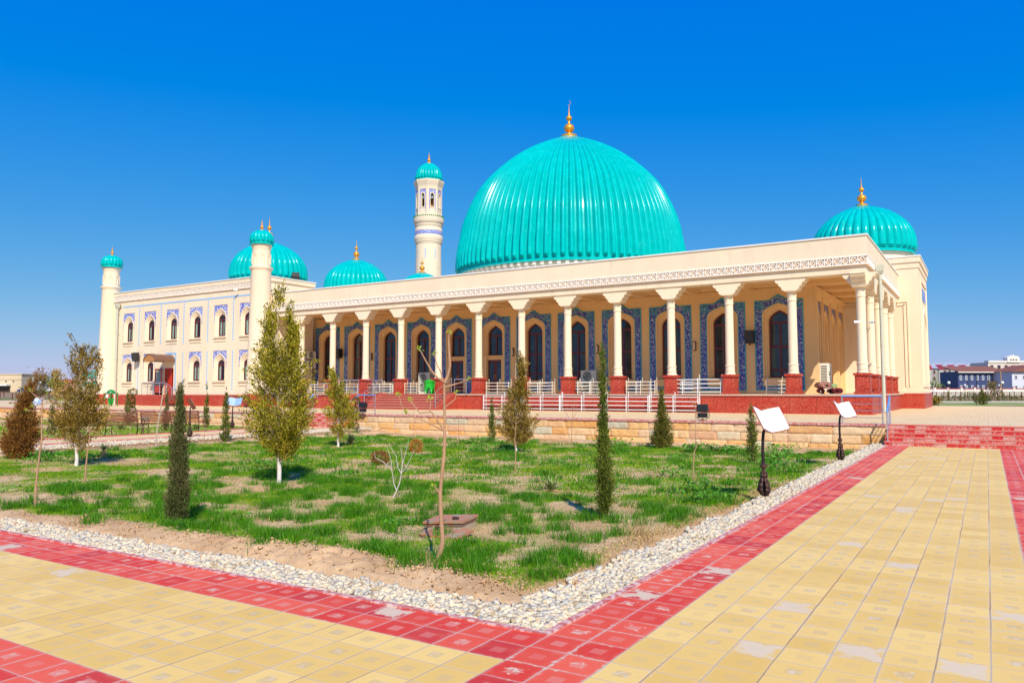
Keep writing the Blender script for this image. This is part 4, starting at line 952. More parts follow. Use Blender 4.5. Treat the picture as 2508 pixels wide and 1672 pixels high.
P1 = lawn_pts(300000, -15, -3.5, 5.9, 13, 1)
P2 = lawn_pts(120000, -24.8, -15, 5.9, 13, 1)
P3 = lawn_pts(190000, -24.8, -3.4, 13, 27.6, 1)
def bh(p, lo, hi):
    t = fbm(p[:, 0]+50, p[:, 1], 1.2, 3); tt = np.clip((t-.42)/.22, 0, 1)
    return (lo+(hi-lo)*tt)*RNG.uniform(.55, 1.15, len(p))
# tufts: clumps of longer blades
def tufts(n, x0, x1, y0, y1, per, r_):
    c = lawn_pts(n, x0, x1, y0, y1, 1, lambda x, y: np.clip(dens(x, y)+.20*(y > 6.1)*(x < -3.6), 0, 1))
    q = np.repeat(c, per, 0)+RNG.normal(0, r_, (len(c)*per, 2)); return q
T1_ = tufts(620, -15, -3.5, 6.0, 12, 95, .07)
T2_ = tufts(560, -24.5, -3.6, 12, 26, 60, .12)
T3_ = np.repeat(np.array([(-4.9, 5.95), (-4.6, 6.15), (-5.15, 6.3), (-4.4, 6.35), (-5.5, 6.35), (-4.25, 6.1), (-6.9, 5.9), (-8.2, 6.1), (-10.2, 5.85), (-12.6, 5.9), (-4.05, 6.9), (-3.95, 7.5), (-4.6, 6.75), (-5.0, 6.7), (-4.0, 9.0), (-4.1, 9.9), (-3.95, 10.8), (-4.3, 8.4), (-4.8, 8.9), (-6.4, 9.4), (-6.9, 9.2), (-7.4, 9.5), (-5.9, 9.1), (-5.3, 9.7), (-8.1, 9.1), (-7.9, 8.3)]), 170, 0); T3_ = T3_+RNG.normal(0, .085, T3_.shape)
allp = np.concatenate([P1, P2, P3, T1_, T2_, T3_])
hh = np.concatenate([bh(P1, .022, .055), bh(P2, .028, .07), bh(P3, .035, .085), RNG.uniform(.07, .17, len(T1_)), RNG.uniform(.08, .17, len(T2_)), RNG.uniform(.09, .21, len(T3_))])
ww_ = np.concatenate([np.full(len(P1), .007), np.full(len(P2), .012), np.full(len(P3), .018), np.full(len(T1_), .007), np.full(len(T2_), .013), np.full(len(T3_), .006)])
nt_ = len(P1)+len(P2)+len(P3)
blades('grass', allp[:nt_], hh[:nt_], ww_[:nt_], GRASS, soil_full, 1.0, 'green lawn grass growing between patches of bare soil')
blades('grass_tufts', allp[nt_:], hh[nt_:], ww_[nt_:], GRASSD, soil_full, .95, 'darker, longer tufts of grass dotted over the lawn')
DP = lawn_pts(150000, -24, -3.3, 5.8, 27.5, 1, lambda x, y: np.clip(1-dens(x, y), 0, 1)*np.clip((fbm(x+70, y, .9, 3)-.38)/.2, 0, 1)*np.clip((x+24)/1, 0, 1)*(.25+.75*(fbm(x, y, 2.5, 2) > .52)))
DP2 = strip(6500, -3.75, -3.15, 5.8, 16)
DP = np.concatenate([DP, DP2]); dd = np.hypot(DP[:, 0], DP[:, 1])
blades('dry_grass', DP, RNG.uniform(.02, .07, len(DP)), np.clip(.0009*dd, .005, .018), DRYG, soil_full, 1.6, 'withered straw-coloured grass on the bare soil')
PL = lawn_pts(60000, -60, -30.1, 5.2, 27.8, 1, lambda x, y: np.clip((fbm(x, y, .5, 3)-.38)/.1, 0, 1)*np.clip((27.3-y)/.3, 0, 1))
blades('grass', PL, RNG.uniform(.05, .13, len(PL)), np.full(len(PL), .035), GRASS, lambda x, y: np.full(len(x), -.13), .9, 'grass of the left lawn around and behind the benches')
# leafy weeds
def weeds(name, cs, label, z=soil_full):
    V = []; Fc = []; n = 0
    for (cx_, cy_, r_, k, s_) in cs:
        x = cx_+RNG.normal(0, r_*.5, k); y = cy_+RNG.normal(0, r_*.5, k); zz = z(x, y)+RNG.uniform(.02, .5, k)*r_*.8
        a = RNG.uniform(0, 2*PI, k); e = RNG.uniform(.0, .9, k); L = RNG.uniform(.6, 1.3, k)*s_
        dx, dy, dz = np.cos(a)*np.cos(e), np.sin(a)*np.cos(e), np.sin(e); px, py = -np.sin(a), np.cos(a)
        p0 = np.stack([x, y, zz], -1); d = np.stack([dx, dy, dz], -1)*L[:, None]; s2 = np.stack([px, py, 0*px], -1)*L[:, None]*.35
        V.append(np.stack([p0, p0+d*.5+s2, p0+d, p0+d*.5-s2], 1).reshape(-1, 3)); Fc.append((np.arange(k)*4)[:, None]+np.arange(4)+n); n += k*4
    return tag(fastmesh(name, np.concatenate(V), np.concatenate(Fc), WEED, 4), label, 'weeds', kind='stuff')
wc = [(-16.3, 24.4, .5, 260, .08), (-11.2, 24.6, .7, 400, .09), (-7.9, 23.9, .6, 420, .09), (-7.0, 24.3, .5, 320, .09), (-5.5, 23.6, .9, 420, .09), (-4.9, 21.3, .7, 350, .09), (-4.4, 19.3, .6, 300, .08), (-4.6, 13.9, .55, 320, .07), (-4.1, 12.6, .45, 240, .07), (-6.0, 16.4, .6, 250, .07), (-21.4, 11.0, .55, 380, .08), (-20.7, 11.9, .4, 200, .07), (-13.5, 20.2, .7, 300, .08), (-15.3, 13.1, .5, 200, .06), (-20, 21.5, .6, 220, .08), (-22.5, 20.5, .5, 200, .08), (-9.0, 6.35, .22, 70, .05), (-5.75, 6.55, .2, 60, .05), (-11.5, 11.5, .4, 120, .05)]
for k in range(60):
    x, y = RNG.uniform(-23, -4), RNG.uniform(7, 26)
    if float(dens(np.array([x]), np.array([y]))[0]) > .5: wc.append((x, y, .25, 50, .05+.0015*y))
weeds('leafy_weeds', wc, 'bright green leafy weeds scattered through the lawn')

# clods of dug earth behind the pebbles
cx1 = RNG.uniform(-11, -3.6, 2600); cy1 = 5.9+RNG.normal(0, .22, 2600); k_ = (cy1 > 5.6) & (RNG.random(2600) < .45)
cl = np.stack([cx1[k_], cy1[k_]], -1); cl = np.concatenate([cl, np.stack([RNG.uniform(-3.9, -3.5, 300), RNG.uniform(5.8, 9.5, 300)], -1), np.stack([RNG.normal(-5.0, .5, 260), RNG.normal(6.55, .2, 260)], -1), np.stack([RNG.uniform(-26, -11, 500), 5.75+RNG.normal(0, .12, 500)], -1)])
o = pebbles('soil_clods', cl, RNG.uniform(.010, .032, len(cl))*np.where(RNG.random(len(cl)) < .15, 1.5, .8), soil_full, SOIL); o['label'] = 'loose clods of dug earth behind the pebble strip'; o['category'] = 'soil'
# ================================================================ TREES AND PLANTS
def sprays(name, P, D, L, Wd, material, parent):
    """small pointed leaf sprays: points P, directions D (unit), lengths L, widths Wd"""
    n = len(P); rv = RNG.normal(0, 1, (n, 3)); s_ = np.cross(D, rv); s_ /= np.linalg.norm(s_, axis=1)[:, None]+1e-9
    a = P; m = P+D*L[:, None]*.5; V = np.stack([a, m+s_*Wd[:, None]*.5, P+D*L[:, None], m-s_*Wd[:, None]*.5], 1).reshape(-1, 3)
    return fastmesh(name, V, (np.arange(n)*4)[:, None]+np.arange(4), material, 4, parent)
def crown_pts(rows, n, clump_n, clump_r, rng, shell=.55, zs=1.6, gap=.84):
    """rows: (z, xl, xr) outline; returns spray points gathered in clumps"""
    zz = np.array([r_[0] for r_ in rows]); xl = np.array([r_[1] for r_ in rows]); xr = np.array([r_[2] for r_ in rows])
    o = np.argsort(zz); zz, xl, xr = zz[o], xl[o], xr[o]
    zt = rng.uniform(zz[0], zz[-1], clump_n*6); w_ = np.interp(zt, zz, xr-xl); keep = rng.random(len(zt)) < (w_/w_.max())**1.3+.06; zt = zt[keep][:int(clump_n*1.3)]
    hw = np.interp(zt, zz, (xr-xl)/2); cx_ = np.interp(zt, zz, (xr+xl)/2)
    rad = rng.random(len(zt))**shell; an = rng.uniform(0, 2*PI, len(zt)); hw2 = np.maximum(hw-clump_r*.8, .01)
    C_ = np.stack([cx_+hw2*rad*np.cos(an), hw2*rad*np.sin(an)*.9, zt], -1)
    nz_ = fbm(C_[:, 0]*1.0+C_[:, 1]*.6+rng.uniform(0, 50), C_[:, 2]+C_[:, 1]*.5, 2.6, 2); kp = nz_ < np.quantile(nz_, gap); C_, cx_, zt = C_[kp], cx_[kp], zt[kp]
    k = rng.integers(0, len(C_), n); axc = np.stack([cx_, 0*cx_, zt-.05], -1); dv = C_-axc; dv /= np.linalg.norm(dv, axis=1)[:, None]+.03
    dv = dv*.8+np.array([0, 0, .75])+rng.normal(0, .35, dv.shape); dv /= np.linalg.norm(dv, axis=1)[:, None]
    tt = rng.uniform(-1.0, 1.6, n)*clump_r*rng.uniform(.6, 1.5, len(C_))[k]; wd_ = clump_r*.30*(1.25-np.clip(tt/clump_r, -1, 1.6)*.45)
    P = C_[k]+dv[k]*tt[:, None]+rng.normal(0, 1, (n, 3))*wd_[:, None]
    # outward-upward growth direction
    ax = np.stack([np.interp(P[:, 2], zz, (xr+xl)/2), np.zeros(n), P[:, 2]], -1); out = P-ax; out /= np.linalg.norm(out, axis=1)[:, None]+.05
    out = dv[k]*1.0+out*.3
    return P, out, C_
def conifer(name, loc, rows, n, label, cat='tree', fol=None, leaf=(.07, .022), up_=1.0, clumps=150, cr=.12, trunk=(.05, .02), tmat=None, lime=0, group=None, extra=None, shell=.5, trunk_h=None, lean=0, sd_=1, tpts=None, gap=.84):
    t = thing(name, loc, label, cat, group, YAW); rng = np.random.default_rng(sd_)
    P, out, C_ = crown_pts(rows, n, clumps, cr, rng, shell, 1.6, gap)
    if extra:
        for rws, nn, cl in extra:
            p2, o2, c2 = crown_pts(rws, nn, cl, cr*.9, rng, shell); P = np.concatenate([P, p2]); out = np.concatenate([out, o2]); C_ = np.concatenate([C_, c2])
    D = out*.9+np.array([0, 0, up_*.35])+rng.normal(0, .40, P.shape); D /= np.linalg.norm(D, axis=1)[:, None]
    N_ = len(P); sprays('crown', P, D, leaf[0]*rng.uniform(.6, 1.5, N_), leaf[1]*rng.uniform(.7, 1.5, N_), fol, t)
    ztop = max(r_[0] for r_ in rows); h = trunk_h or ztop*.93
    b = MB(); tp = tpts or [(0, 0, -.1), (.0, 0, 0), (.015, 0, h*.25), (-.01+lean*.3, .01, h*.5), (lean*.6, 0, h*.75), (lean, 0, h)]
    m = len(tp); b.tube(tp, [trunk[0]+(trunk[1]-trunk[0])*i/(m-1) for i in range(m)], 8)
    # limbs running out to some clumps
    idx = rng.choice(len(C_), min(len(C_), 34), replace=False)
    for i in idx:
        c_ = C_[i]; z0 = max(min(c_[2]-.25-.35*abs(c_[0]), h*.95), .12*h); xa = np.interp(z0, [p[2] for p in tp], [p[0] for p in tp])
        b.tube([(xa, 0, z0), ((xa+c_[0])*.5, c_[1]*.5, z0+(c_[2]-z0)*.35), tuple(c_)], [trunk[1]*.9+.004, trunk[1]*.6+.003, .003], 5)
    b.build('trunk', tmat or BARKG, t)
    if lime:
        b = MB(); r0 = trunk[0]*1.06; b.tube([(0, 0, -.05), (.0, 0, .02), (r0*.25, 0, lime*.35), (-r0*.2, r0*.2, lime*.7), (0, 0, lime)], [r0*1.3, r0*1.15, r0, r0*.98, r0*.9], 10); b.build('lime_wash', LIMEW, t)
    return t
q = 359.
def rowpx(L, cx_, by, s_): return [((by-y)/s_, (a-cx_)/s_, (b_-cx_)/s_) for y, a, b_ in L]
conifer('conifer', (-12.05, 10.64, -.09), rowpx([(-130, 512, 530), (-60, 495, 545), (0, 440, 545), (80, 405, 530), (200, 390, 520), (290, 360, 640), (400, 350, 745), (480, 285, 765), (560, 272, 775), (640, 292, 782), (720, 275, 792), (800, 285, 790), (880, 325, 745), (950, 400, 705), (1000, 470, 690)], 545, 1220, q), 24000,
        'tall olive conifer with two leaders and a whitewashed trunk, in front of the wing corner', fol=FOL_O, leaf=(.055, .019), clumps=420, cr=.15, lime=.72, trunk=(.038, .014), sd_=3, trunk_h=3.4,
        extra=[(rowpx([(-10, 590, 612), (60, 565, 660), (140, 570, 688), (230, 575, 690), (300, 590, 690), (370, 620, 700)], 545, 1220, q), 2600, 46), (rowpx([(860, 560, 700), (930, 540, 720), (1010, 500, 680)], 545, 1220, q), 900, 16)], tpts=[(0, 0, -.1), (0, 0, 0), (-.02, 0, .5), (-.03, 0, 1.2), (-.06, 0, 2), (-.08, 0, 2.8), (-.08, 0, 3.45)])
q2 = 3.016*70
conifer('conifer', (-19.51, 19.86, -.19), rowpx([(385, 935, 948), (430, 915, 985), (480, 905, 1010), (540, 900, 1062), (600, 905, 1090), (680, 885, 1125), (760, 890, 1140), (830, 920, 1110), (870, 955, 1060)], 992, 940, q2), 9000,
        'small bushy olive conifer on a white trunk, standing left of the dark floodlight', fol=FOL_O, leaf=(.065, .023), clumps=140, cr=.14, lime=.30, trunk=(.036, .012), sd_=4)
q3 = 98*6.535
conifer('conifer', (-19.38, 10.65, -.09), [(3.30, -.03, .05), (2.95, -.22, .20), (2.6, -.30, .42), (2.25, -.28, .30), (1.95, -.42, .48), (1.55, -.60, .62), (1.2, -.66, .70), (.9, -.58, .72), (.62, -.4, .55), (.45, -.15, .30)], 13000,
        'loose bronze-olive conifer with a whitewashed trunk at the left of the lawn', fol=FOL_Y, leaf=(.062, .020), clumps=190, cr=.15, lime=.50, trunk=(.038, .014), sd_=5, lean=.04, extra=[([(2.75, .3, .45), (2.45, .34, .6), (2.15, .3, .58)], 500, 12), ([(2.35, -.62, -.45), (2.05, -.72, -.45), (1.8, -.7, -.4)], 500, 12)])
q4 = 6.533*77
conifer('conifer', (-12.79, 20.88, -.2), rowpx([(0, 748, 775), (90, 735, 820), (170, 680, 880), (240, 690, 880), (300, 720, 860), (400, 690, 850), (560, 600, 900), (640, 525, 930), (800, 510, 940), (900, 400, 960), (1000, 385, 1040), (1100, 385, 1060), (1200, 420, 1000), (1300, 470, 950), (1370, 560, 860)], 695, 1530, q4), 17000,
        'gold-brown conifer with a bare pointed tip in front of the porch centre', fol=FOL_Y, leaf=(.062, .02), clumps=260, cr=.13, lime=.28, trunk=(.036, .012), sd_=6)
conifer('conifer', (-22.95, 11.01, -.09), [(2.05, .28, .36), (1.85, .10, .36), (1.6, -.02, .34), (1.2, -.22, .36), (.8, -.38, .50), (.45, -.50, .55), (.15, -.42, .45), (.0, -.25, .3)], 20000,
        'dense rust-brown conifer with a drooping tip at the left edge', fol=FOL_B, leaf=(.06, .02), clumps=420, cr=.12, trunk=(.05, .02), sd_=7, shell=.45, gap=1.0, extra=[([(2.35, .48, .66), (2.25, .36, .78), (2.1, .28, .5)], 260, 10)])
def cypress(loc, h, w, label, n=4200, fol=None, sd_=1, prof=None, cr=.05, leaf=(.05, .014), clumps=130):
    prof = prof or [(1.0, .05), (.93, .22), (.85, .42), (.7, .62), (.55, .75), (.4, .85), (.25, .95), (.12, 1.0), (.03, .7), (.0, .3)]
    rng = random.Random(sd_); rows = [(z*h, -w/2*q_*rng.uniform(.82, 1.12), w/2*q_*rng.uniform(.82, 1.12)) for z, q_ in prof]
    return conifer('cypress', loc, rows, n, label, 'tree', fol or FOL_D, leaf, 1.6, clumps, cr, (.025, .005), BARKD, shell=.45, sd_=sd_, gap=1.0)
cypress((-9.25, 6.44, -.05), 1.86, .36, 'dark narrow cypress closest to the camera, at the left front of the lawn', 15000, sd_=11, cr=.06, leaf=(.034, .010), clumps=420)
cypress((-4.75, 10.18, -.08), 2.47, .28, 'tall thin cypress with an open feathery tip, right of the lawn centre', 9500, FOL_G, 12, [(1.0, .04), (.93, .25), (.88, .16), (.8, .30), (.7, .42), (.6, .55), (.5, .70), (.4, .8), (.25, 1.0), (.12, 1.1), (.04, .8), (0, .4)], .06, (.042, .012), 420)
cypress((-16.78, 25.58, -.2), 1.67, .38, 'small green cypress just left of the gold-brown conifer', 2400, FOL_G, 13, leaf=(.055, .018))
cypress((-9.43, 24.89, -.2), 1.98, .80, 'broad-based deep green conical conifer before the stone wall', 9000, FOL_K, 14, [(1.0, .04), (.9, .14), (.78, .24), (.65, .38), (.52, .55), (.38, .74), (.25, .95), (.12, 1.02), (.03, .85), (0, .5)], .09, (.06, .02), 380)
cypress((-5.42, 20.97, -.2), 1.64, .36, 'young cypress standing left of the nearest book-shaped sign', 3000, FOL_G, 15, leaf=(.05, .015))
cypress((-24.27, 18.84, -.18), 2.06, .42, 'slender cypress beside the blue book-shaped sign', 3200, FOL_G, 16, leaf=(.06, .018))
cypress((-34.06, 25.26, -.15), 2.34, .36, 'thin cypress with a wispy tip between the wing steps and the blue sign', 2200, FOL_G, 17, [(1.0, .05), (.9, .3), (.8, .15), (.7, .5), (.55, .7), (.4, .8), (.25, .95), (.1, 1.05), (0, .4)], leaf=(.07, .02))
cypress((-37.6, 25.4, -.15), 2.0, .36, 'small dark cypress rising behind the right bench', 1500, FOL_D, 18, leaf=(.07, .022))
cypress((-39.9, 24.6, -.15), 2.0, .50, 'feathery cypress rising behind the left bench', 1700, FOL_G, 19, leaf=(.07, .022))
cypress((-33.73, 17.45, -.13), 1.5, .42, 'dark cypress half hidden behind the bronze-olive conifer', 1500, FOL_D, 20, leaf=(.06, .02))
cypress((-33.1, 22.3, -.13), 1.15, .50, 'low dark shrub under the left bench end', 1200, FOL_D, 21, leaf=(.06, .02))
def round_bush(name, loc, r_, label, fol, n=1200, sc=1.0, leaf=(.04, .014)):
    t = thing(name, loc, label, 'bush', None, YAW); rng = np.random.default_rng(int(abs(loc[0])*10))
    d = rng.normal(0, 1, (n, 3)); d /= np.linalg.norm(d, axis=1)[:, None]; P = d*(r_*rng.uniform(.6, 1.0, n)[:, None]); P[:, 2] = P[:, 2]*sc+r_*sc*.85
    D = d+rng.normal(0, .4, P.shape); D /= np.linalg.norm(D, axis=1)[:, None]
    sprays('foliage', P, D, leaf[0]*rng.uniform(.6, 1.4, n), leaf[1]*rng.uniform(.7, 1.4, n), fol, t)
    b = MB(); b.tube([(0, 0, -.05), (0, 0, r_*.8)], [.02, .01], 6)
    for k in range(9): a = k*.7; b.tube([(0, 0, 0), (r_*.7*math.cos(a), r_*.7*math.sin(a), r_*(.6+.1*(k % 3)))], [.01, .004], 5)
    b.build('stems', BARKD, t); return t
round_bush('round_bush', (-13.34, 15.08, -.14), .24, 'round dark brown bush behind the white bare shrub', FOL_B, 2200, .85, (.035, .014))
round_bush('golden_bush', (-15.36, 19.07, -.18), .2, 'small golden-orange bush on the lawn left of the big bare sapling', GOLDB, 1300, 1.15, (.06, .02))
def pompom(loc, balls, label):
    t = thing('ball_tree', loc, label, 'tree', None, YAW); rng = np.random.default_rng(5+int(abs(loc[0])))
    for x, z, r_ in balls:
        n = 700; d = rng.normal(0, 1, (n, 3)); d /= np.linalg.norm(d, axis=1)[:, None]; P = d*(r_*rng.uniform(.65, 1.0, n)[:, None])+np.array([x, 0, z])
        sprays('leaf_ball', P, d, .05*rng.uniform(.6, 1.4, n), .02*rng.uniform(.7, 1.4, n), FOL_K, t)
    b = MB(); b.tube([(0, 0, -.05)]+[(x, 0, z) for x, z, r_ in sorted(balls, key=lambda q_: q_[1])], .02, 6); b.build('trunk', BARKD, t)
pompom((-24.81, 26.3, -.2), [(.02, .35, .19), (.12, .80, .18), (.0, 1.12, .16), (.05, 1.52, .17)], 'cloud-pruned tree with four leaf balls right of the small bushy conifer')
pompom((-38.24, 23.83, -.13), [(.0, .92, .21), (.02, .45, .16), (.0, 1.45, .17), (.04, 1.85, .2), (.0, 1.2, .14)], 'cloud-pruned tree with leaf balls behind the gap between the benches')

# bare saplings: polylines in pixels relative to the foot -> metres in the plane facing the camera's row
def sapling(loc, ppm, trunk, branches, label, mat_=None, r0=.02, buds=(), sd_=1, name='bare_sapling'):
    t = thing(name, loc, label, 'tree', None, YAW); rng = random.Random(sd_)
    f_ = lambda L, y=0: [(x/ppm, y+rng.uniform(-.01, .01), z/ppm) for x, z in L]
    b = MB(); T_ = f_(trunk); n = len(T_); b.tube([(T_[0][0], T_[0][1], -.08)]+T_, [r0*1.25]+[r0*(1-.55*i/(n-1)) for i in range(n)], 9); b.build('trunk', mat_ or BARKL, t)
    for L in branches:
        w0 = r0*(L[0] if isinstance(L[0], (float, int)) else .5); pts_ = f_(L[1:] if isinstance(L[0], (float, int)) else L)
        d = rng.uniform(-.6, .6); pts_ = [(x, y+d*abs(x-pts_[0][0]), z) for x, y, z in pts_]
        b = MB(); b.tube(pts_, [w0*(1-.6*i/(len(pts_)-1)) for i in range(len(pts_))], 6); br = b.build('branch', mat_ or BARKL, t)
        if buds:
            rg = np.random.default_rng(sd_+len(L)); c_ = np.array(pts_[-1]); m = 26; P = c_+rg.normal(0, .012, (m, 3)); D = rg.normal(0, 1, (m, 3))+np.array([0, 0, .8]); D /= np.linalg.norm(D, axis=1)[:, None]
            sprays('buds', P, D, np.full(m, .035*buds[0]), np.full(m, .014*buds[0]), BUD, br)
    return t
# foot at crop (520,1290); scale 3.015*237
s1 = 2.53*237/1.0  # px of the tall crop per metre
def fr(L, fx, fy): return [(x-fx, fy-y) for x, y in L]
fx, fy = 188, 1530
sapling((-4.89, 6.44, -.05), 2.53*237, fr([(188, 1530), (190, 1480), (210, 1415), (216, 1370), (208, 1280), (203, 1180), (200, 1080), (208, 980), (222, 860), (226, 740), (226, 640), (222, 520), (222, 400)], fx, fy),
        [[.62]+fr([(222, 400), (245, 350), (258, 290), (250, 180), (246, 110), (250, 75)], fx, fy), [.5]+fr([(222, 395), (180, 365), (150, 330), (110, 260), (75, 190)], fx, fy), [.34]+fr([(212, 380), (200, 330), (175, 285), (155, 215)], fx, fy),
         [.34]+fr([(224, 425), (270, 412), (310, 400), (370, 374)], fx, fy), [.36]+fr([(220, 700), (170, 670), (110, 640), (50, 620), (-15, 585)], fx, fy), [.42]+fr([(220, 695), (180, 630), (140, 580), (70, 588), (10, 520), (4, 500)], fx, fy),
         [.25]+fr([(130, 575), (136, 530), (134, 492)], fx, fy), [.3]+fr([(216, 560), (240, 540), (290, 500), (294, 455)], fx, fy), [.5]+fr([(199, 1090), (178, 1060), (160, 1035)], fx, fy), [.3]+fr([(-15, 585), (-45, 540), (-60, 470)], fx, fy)],
        'tall pale sapling with curving trunk and green buds in the lawn foreground', r0=.027, buds=(.8,), sd_=3)
c5 = 3.92*158
sapling((-12.57, 6.3, -.05), c5, fr([(340, 1355), (343, 1250), (340, 1150), (350, 1000), (365, 850), (378, 700), (368, 560), (365, 440), (365, 300)], 340, 1355),
        [[.5]+fr([(365, 320), (330, 290), (290, 250), (275, 225)], 340, 1355), [.4]+fr([(366, 310), (380, 290), (400, 260)], 340, 1355), [.5]+fr([(366, 355), (440, 350), (530, 325)], 340, 1355), [.4]+fr([(365, 350), (310, 345), (290, 380)], 340, 1355), [.5]+fr([(362, 430), (330, 440), (300, 420), (220, 420)], 340, 1355), [.4]+fr([(330, 1200), (325, 1130)], 340, 1355), [.4]+fr([(350, 1180), (375, 1125)], 340, 1355)],
        'thin bare sapling with short side twigs at the far left of the lawn', r0=.018, buds=(.7,), sd_=4)
c5 = 3.92*123
sapling((-15.34, 8.61, -.07), c5, fr([(815, 1112), (820, 950), (830, 800), (848, 640), (846, 615)], 815, 1112), [[.5]+fr([(846, 620), (826, 600), (826, 560)], 815, 1112), [.6]+fr([(846, 615), (880, 612), (930, 628)], 815, 1112), [.4]+fr([(846, 615), (870, 590), (880, 575)], 815, 1112), [.4]+fr([(840, 620), (800, 605)], 815, 1112)], 'short bare stick sapling right of the bronze-olive conifer', r0=.018, sd_=5)
c5 = 3.92*73
sapling((-23.63, 15.6, -.14), c5, fr([(1495, 790), (1497, 680), (1508, 560), (1528, 440), (1540, 340), (1550, 240)], 1495, 790), [[.5]+fr([(1522, 470), (1480, 430), (1440, 390)], 1495, 790), [.4]+fr([(1528, 440), (1560, 410)], 1495, 790), [.4]+fr([(1540, 330), (1580, 270), (1640, 190)], 1495, 790), [.4]+fr([(1524, 460), (1570, 465)], 1495, 790)], 'leaning bare sapling in front of the right bench', BARKG, r0=.028, sd_=6)
sapling((-9.59, 15.63, -.14), 103, [(0, 0), (1, 40), (-1, 80), (2, 118)], [[.6, (2, 115), (14, 124), (20, 118)], [.5, (2, 118), (-12, 126)], [.5, (0, 100), (-8, 112)]], 'straight thin stake-like sapling in front of the gold-brown conifer', r0=.014, sd_=7)
sapling((-5.22, 15.68, -.14), 118, [(-4, 0), (-5, 40), (-2, 76), (3, 84), (1, 120), (3, 160), (1, 196)], [[.5, (2, 180), (-10, 205), (-14, 212)], [.5, (1, 190), (12, 210)], [.4, (1, 160), (10, 172)]], 'thin bare sapling crossing the right floodlight', BARKL, r0=.013, sd_=8)
c7 = 3.015*141
sapling((-8.81, 10.31, -.09), c7, fr([(178, 785), (200, 740), (225, 680), (238, 610)], 178, 785), [[.7]+fr([(205, 735), (182, 680), (170, 600), (150, 560)], 178, 785), [.5]+fr([(150, 560), (100, 520), (45, 490), (40, 450)], 178, 785), [.5]+fr([(170, 600), (160, 500), (130, 400)], 178, 785), [.6]+fr([(238, 610), (210, 560), (200, 480), (150, 400)], 178, 785), [.6]+fr([(238, 610), (245, 520), (235, 430)], 178, 785), [.6]+fr([(238, 605), (275, 560), (310, 490), (340, 430)], 178, 785), [.5]+fr([(238, 600), (280, 580), (310, 575)], 178, 785), [.5]+fr([(236, 580), (262, 480), (290, 370)], 178, 785), [.4]+fr([(155, 565), (110, 545)], 178, 785)], 'small whitish bare shrub with forked twigs on the lawn', mat('white_bark', rough=.85, fn=tint((.55, .48, .42), .2, 8, 50)), r0=.014, sd_=9, name='bare_shrub')
sapling((-15.97, 22.15, -.2), 69, [(0, 0), (2, 30), (1, 55), (4, 76)], [[.7, (4, 76), (-6, 72), (-9, 60)], [.7, (4, 76), (12, 72)]], 'thin sapling with a hooked top left of the small green cypress', r0=.016, sd_=10)
sapling((-13.07, 25.31, -.2), 66, [(-2, 0), (0, 40), (2, 70), (4, 106)], [[.6, (1, 50), (-16, 78), (-20, 88)], [.6, (2, 60), (14, 84)], [.5, (3, 80), (-6, 108)], [.5, (3, 85), (12, 100)]], 'reddish leafless sapling before the sandstone wall, right of the gold-brown conifer', mat('red_bark', (.36, .16, .10), .8), r0=.014, sd_=11)
sapling((-19.98, 24.61, -.2), 60, [(0, 0), (1, 40), (0, 80), (1, 115)], [[.5, (0, 80), (6, 92)]], 'very thin bare stem in front of the porch stairs', mat('red_bark_thin', (.40, .2, .12), .8), r0=.010, sd_=12)
sapling((-5.68, 26.68, -.2), 74, [(0, 0), (-4, 30), (-2, 60), (-3, 85)], [[.5, (-2, 50), (4, 66)]], 'very thin red stem behind the nearest book-shaped sign', mat('red_stem', (.36, .14, .10), .8), r0=.009, sd_=13)
sapling((-23.85, 17.62, -.16), 69, [(0, 0), (0, 26), (0, 44)], [[.6, (0, 42), (-8, 50)], [.6, (0, 42), (10, 50)], [.5, (0, 36), (8, 44)]], 'short forked twig beside the slender cypress', r0=.012, sd_=14)
def yucca(loc, r_, n, label, stem=0, sd_=1):
    t = thing('yucca', loc, label, 'plant', None, YAW); rg = np.random.default_rng(sd_); b = MB()
    for k in range(n):
        a = rg.uniform(0, 2*PI); e = rg.uniform(.35, 1.45); L = r_*rg.uniform(.7, 1.1); d = Vector((math.cos(a)*math.cos(e), math.sin(a)*math.cos(e), math.sin(e))); s_ = Vector((-math.sin(a), math.cos(a), 0))*.018*r_/.3
        p0 = Vector((0, 0, stem)); p1 = p0+d*L*.55; p2 = p0+d*L+Vector((math.cos(a)*.05, math.sin(a)*.05, -.03))*r_/.3
        b.add([tuple(p0-s_*.6), tuple(p0+s_*.6), tuple(p1+s_), tuple(p2), tuple(p1-s_)], [(0, 1, 2, 4), (4, 2, 3)])
    b.build('leaves', YUC, t)
    b = MB()
    for k in range(14):
        a = rg.uniform(0, 2*PI); L = r_*rg.uniform(.4, .8); b.tube([(0, 0, stem*.9+.02), (L*.5*math.cos(a), L*.5*math.sin(a), .03+stem*.6), (L*math.cos(a)*(.5 if stem else 1), L*math.sin(a)*(.5 if stem else 1), .01)], [.008, .007, .002], 4)
    if stem: b.lathe([(.05, -.03), (.075, .05), (.06, stem)], seg=8)
    b.build('dry_leaves', mat('straw_leaf', (.50, .30, .13), .8), t)
yucca((-6.96, 12.59, -.11), .33, 34, 'spiky yucca with dry straw base left of the tall thin cypress', 0, 2)
yucca((-7.45, 24.06, -.2), .36, 34, 'small spiky yucca right of the deep green conical conifer', 0, 3)
yucca((-21.34, 12.48, -.11), .24, 40, 'yucca on a stubby tan stem near the bronze-olive conifer', .20, 4)
yucca((-19.63, 20.64, -.2), .45, 40, 'yucca with dry reddish leaves beside the small bushy conifer', .06, 5)
yucca((-36.74, 22.32, -.13), .5, 34, 'yucca seen under the left bench', 0, 6)
yucca((-32.47, 23.47, -.13), .5, 34, 'yucca standing right of the benches by the stone wall', 0, 7)
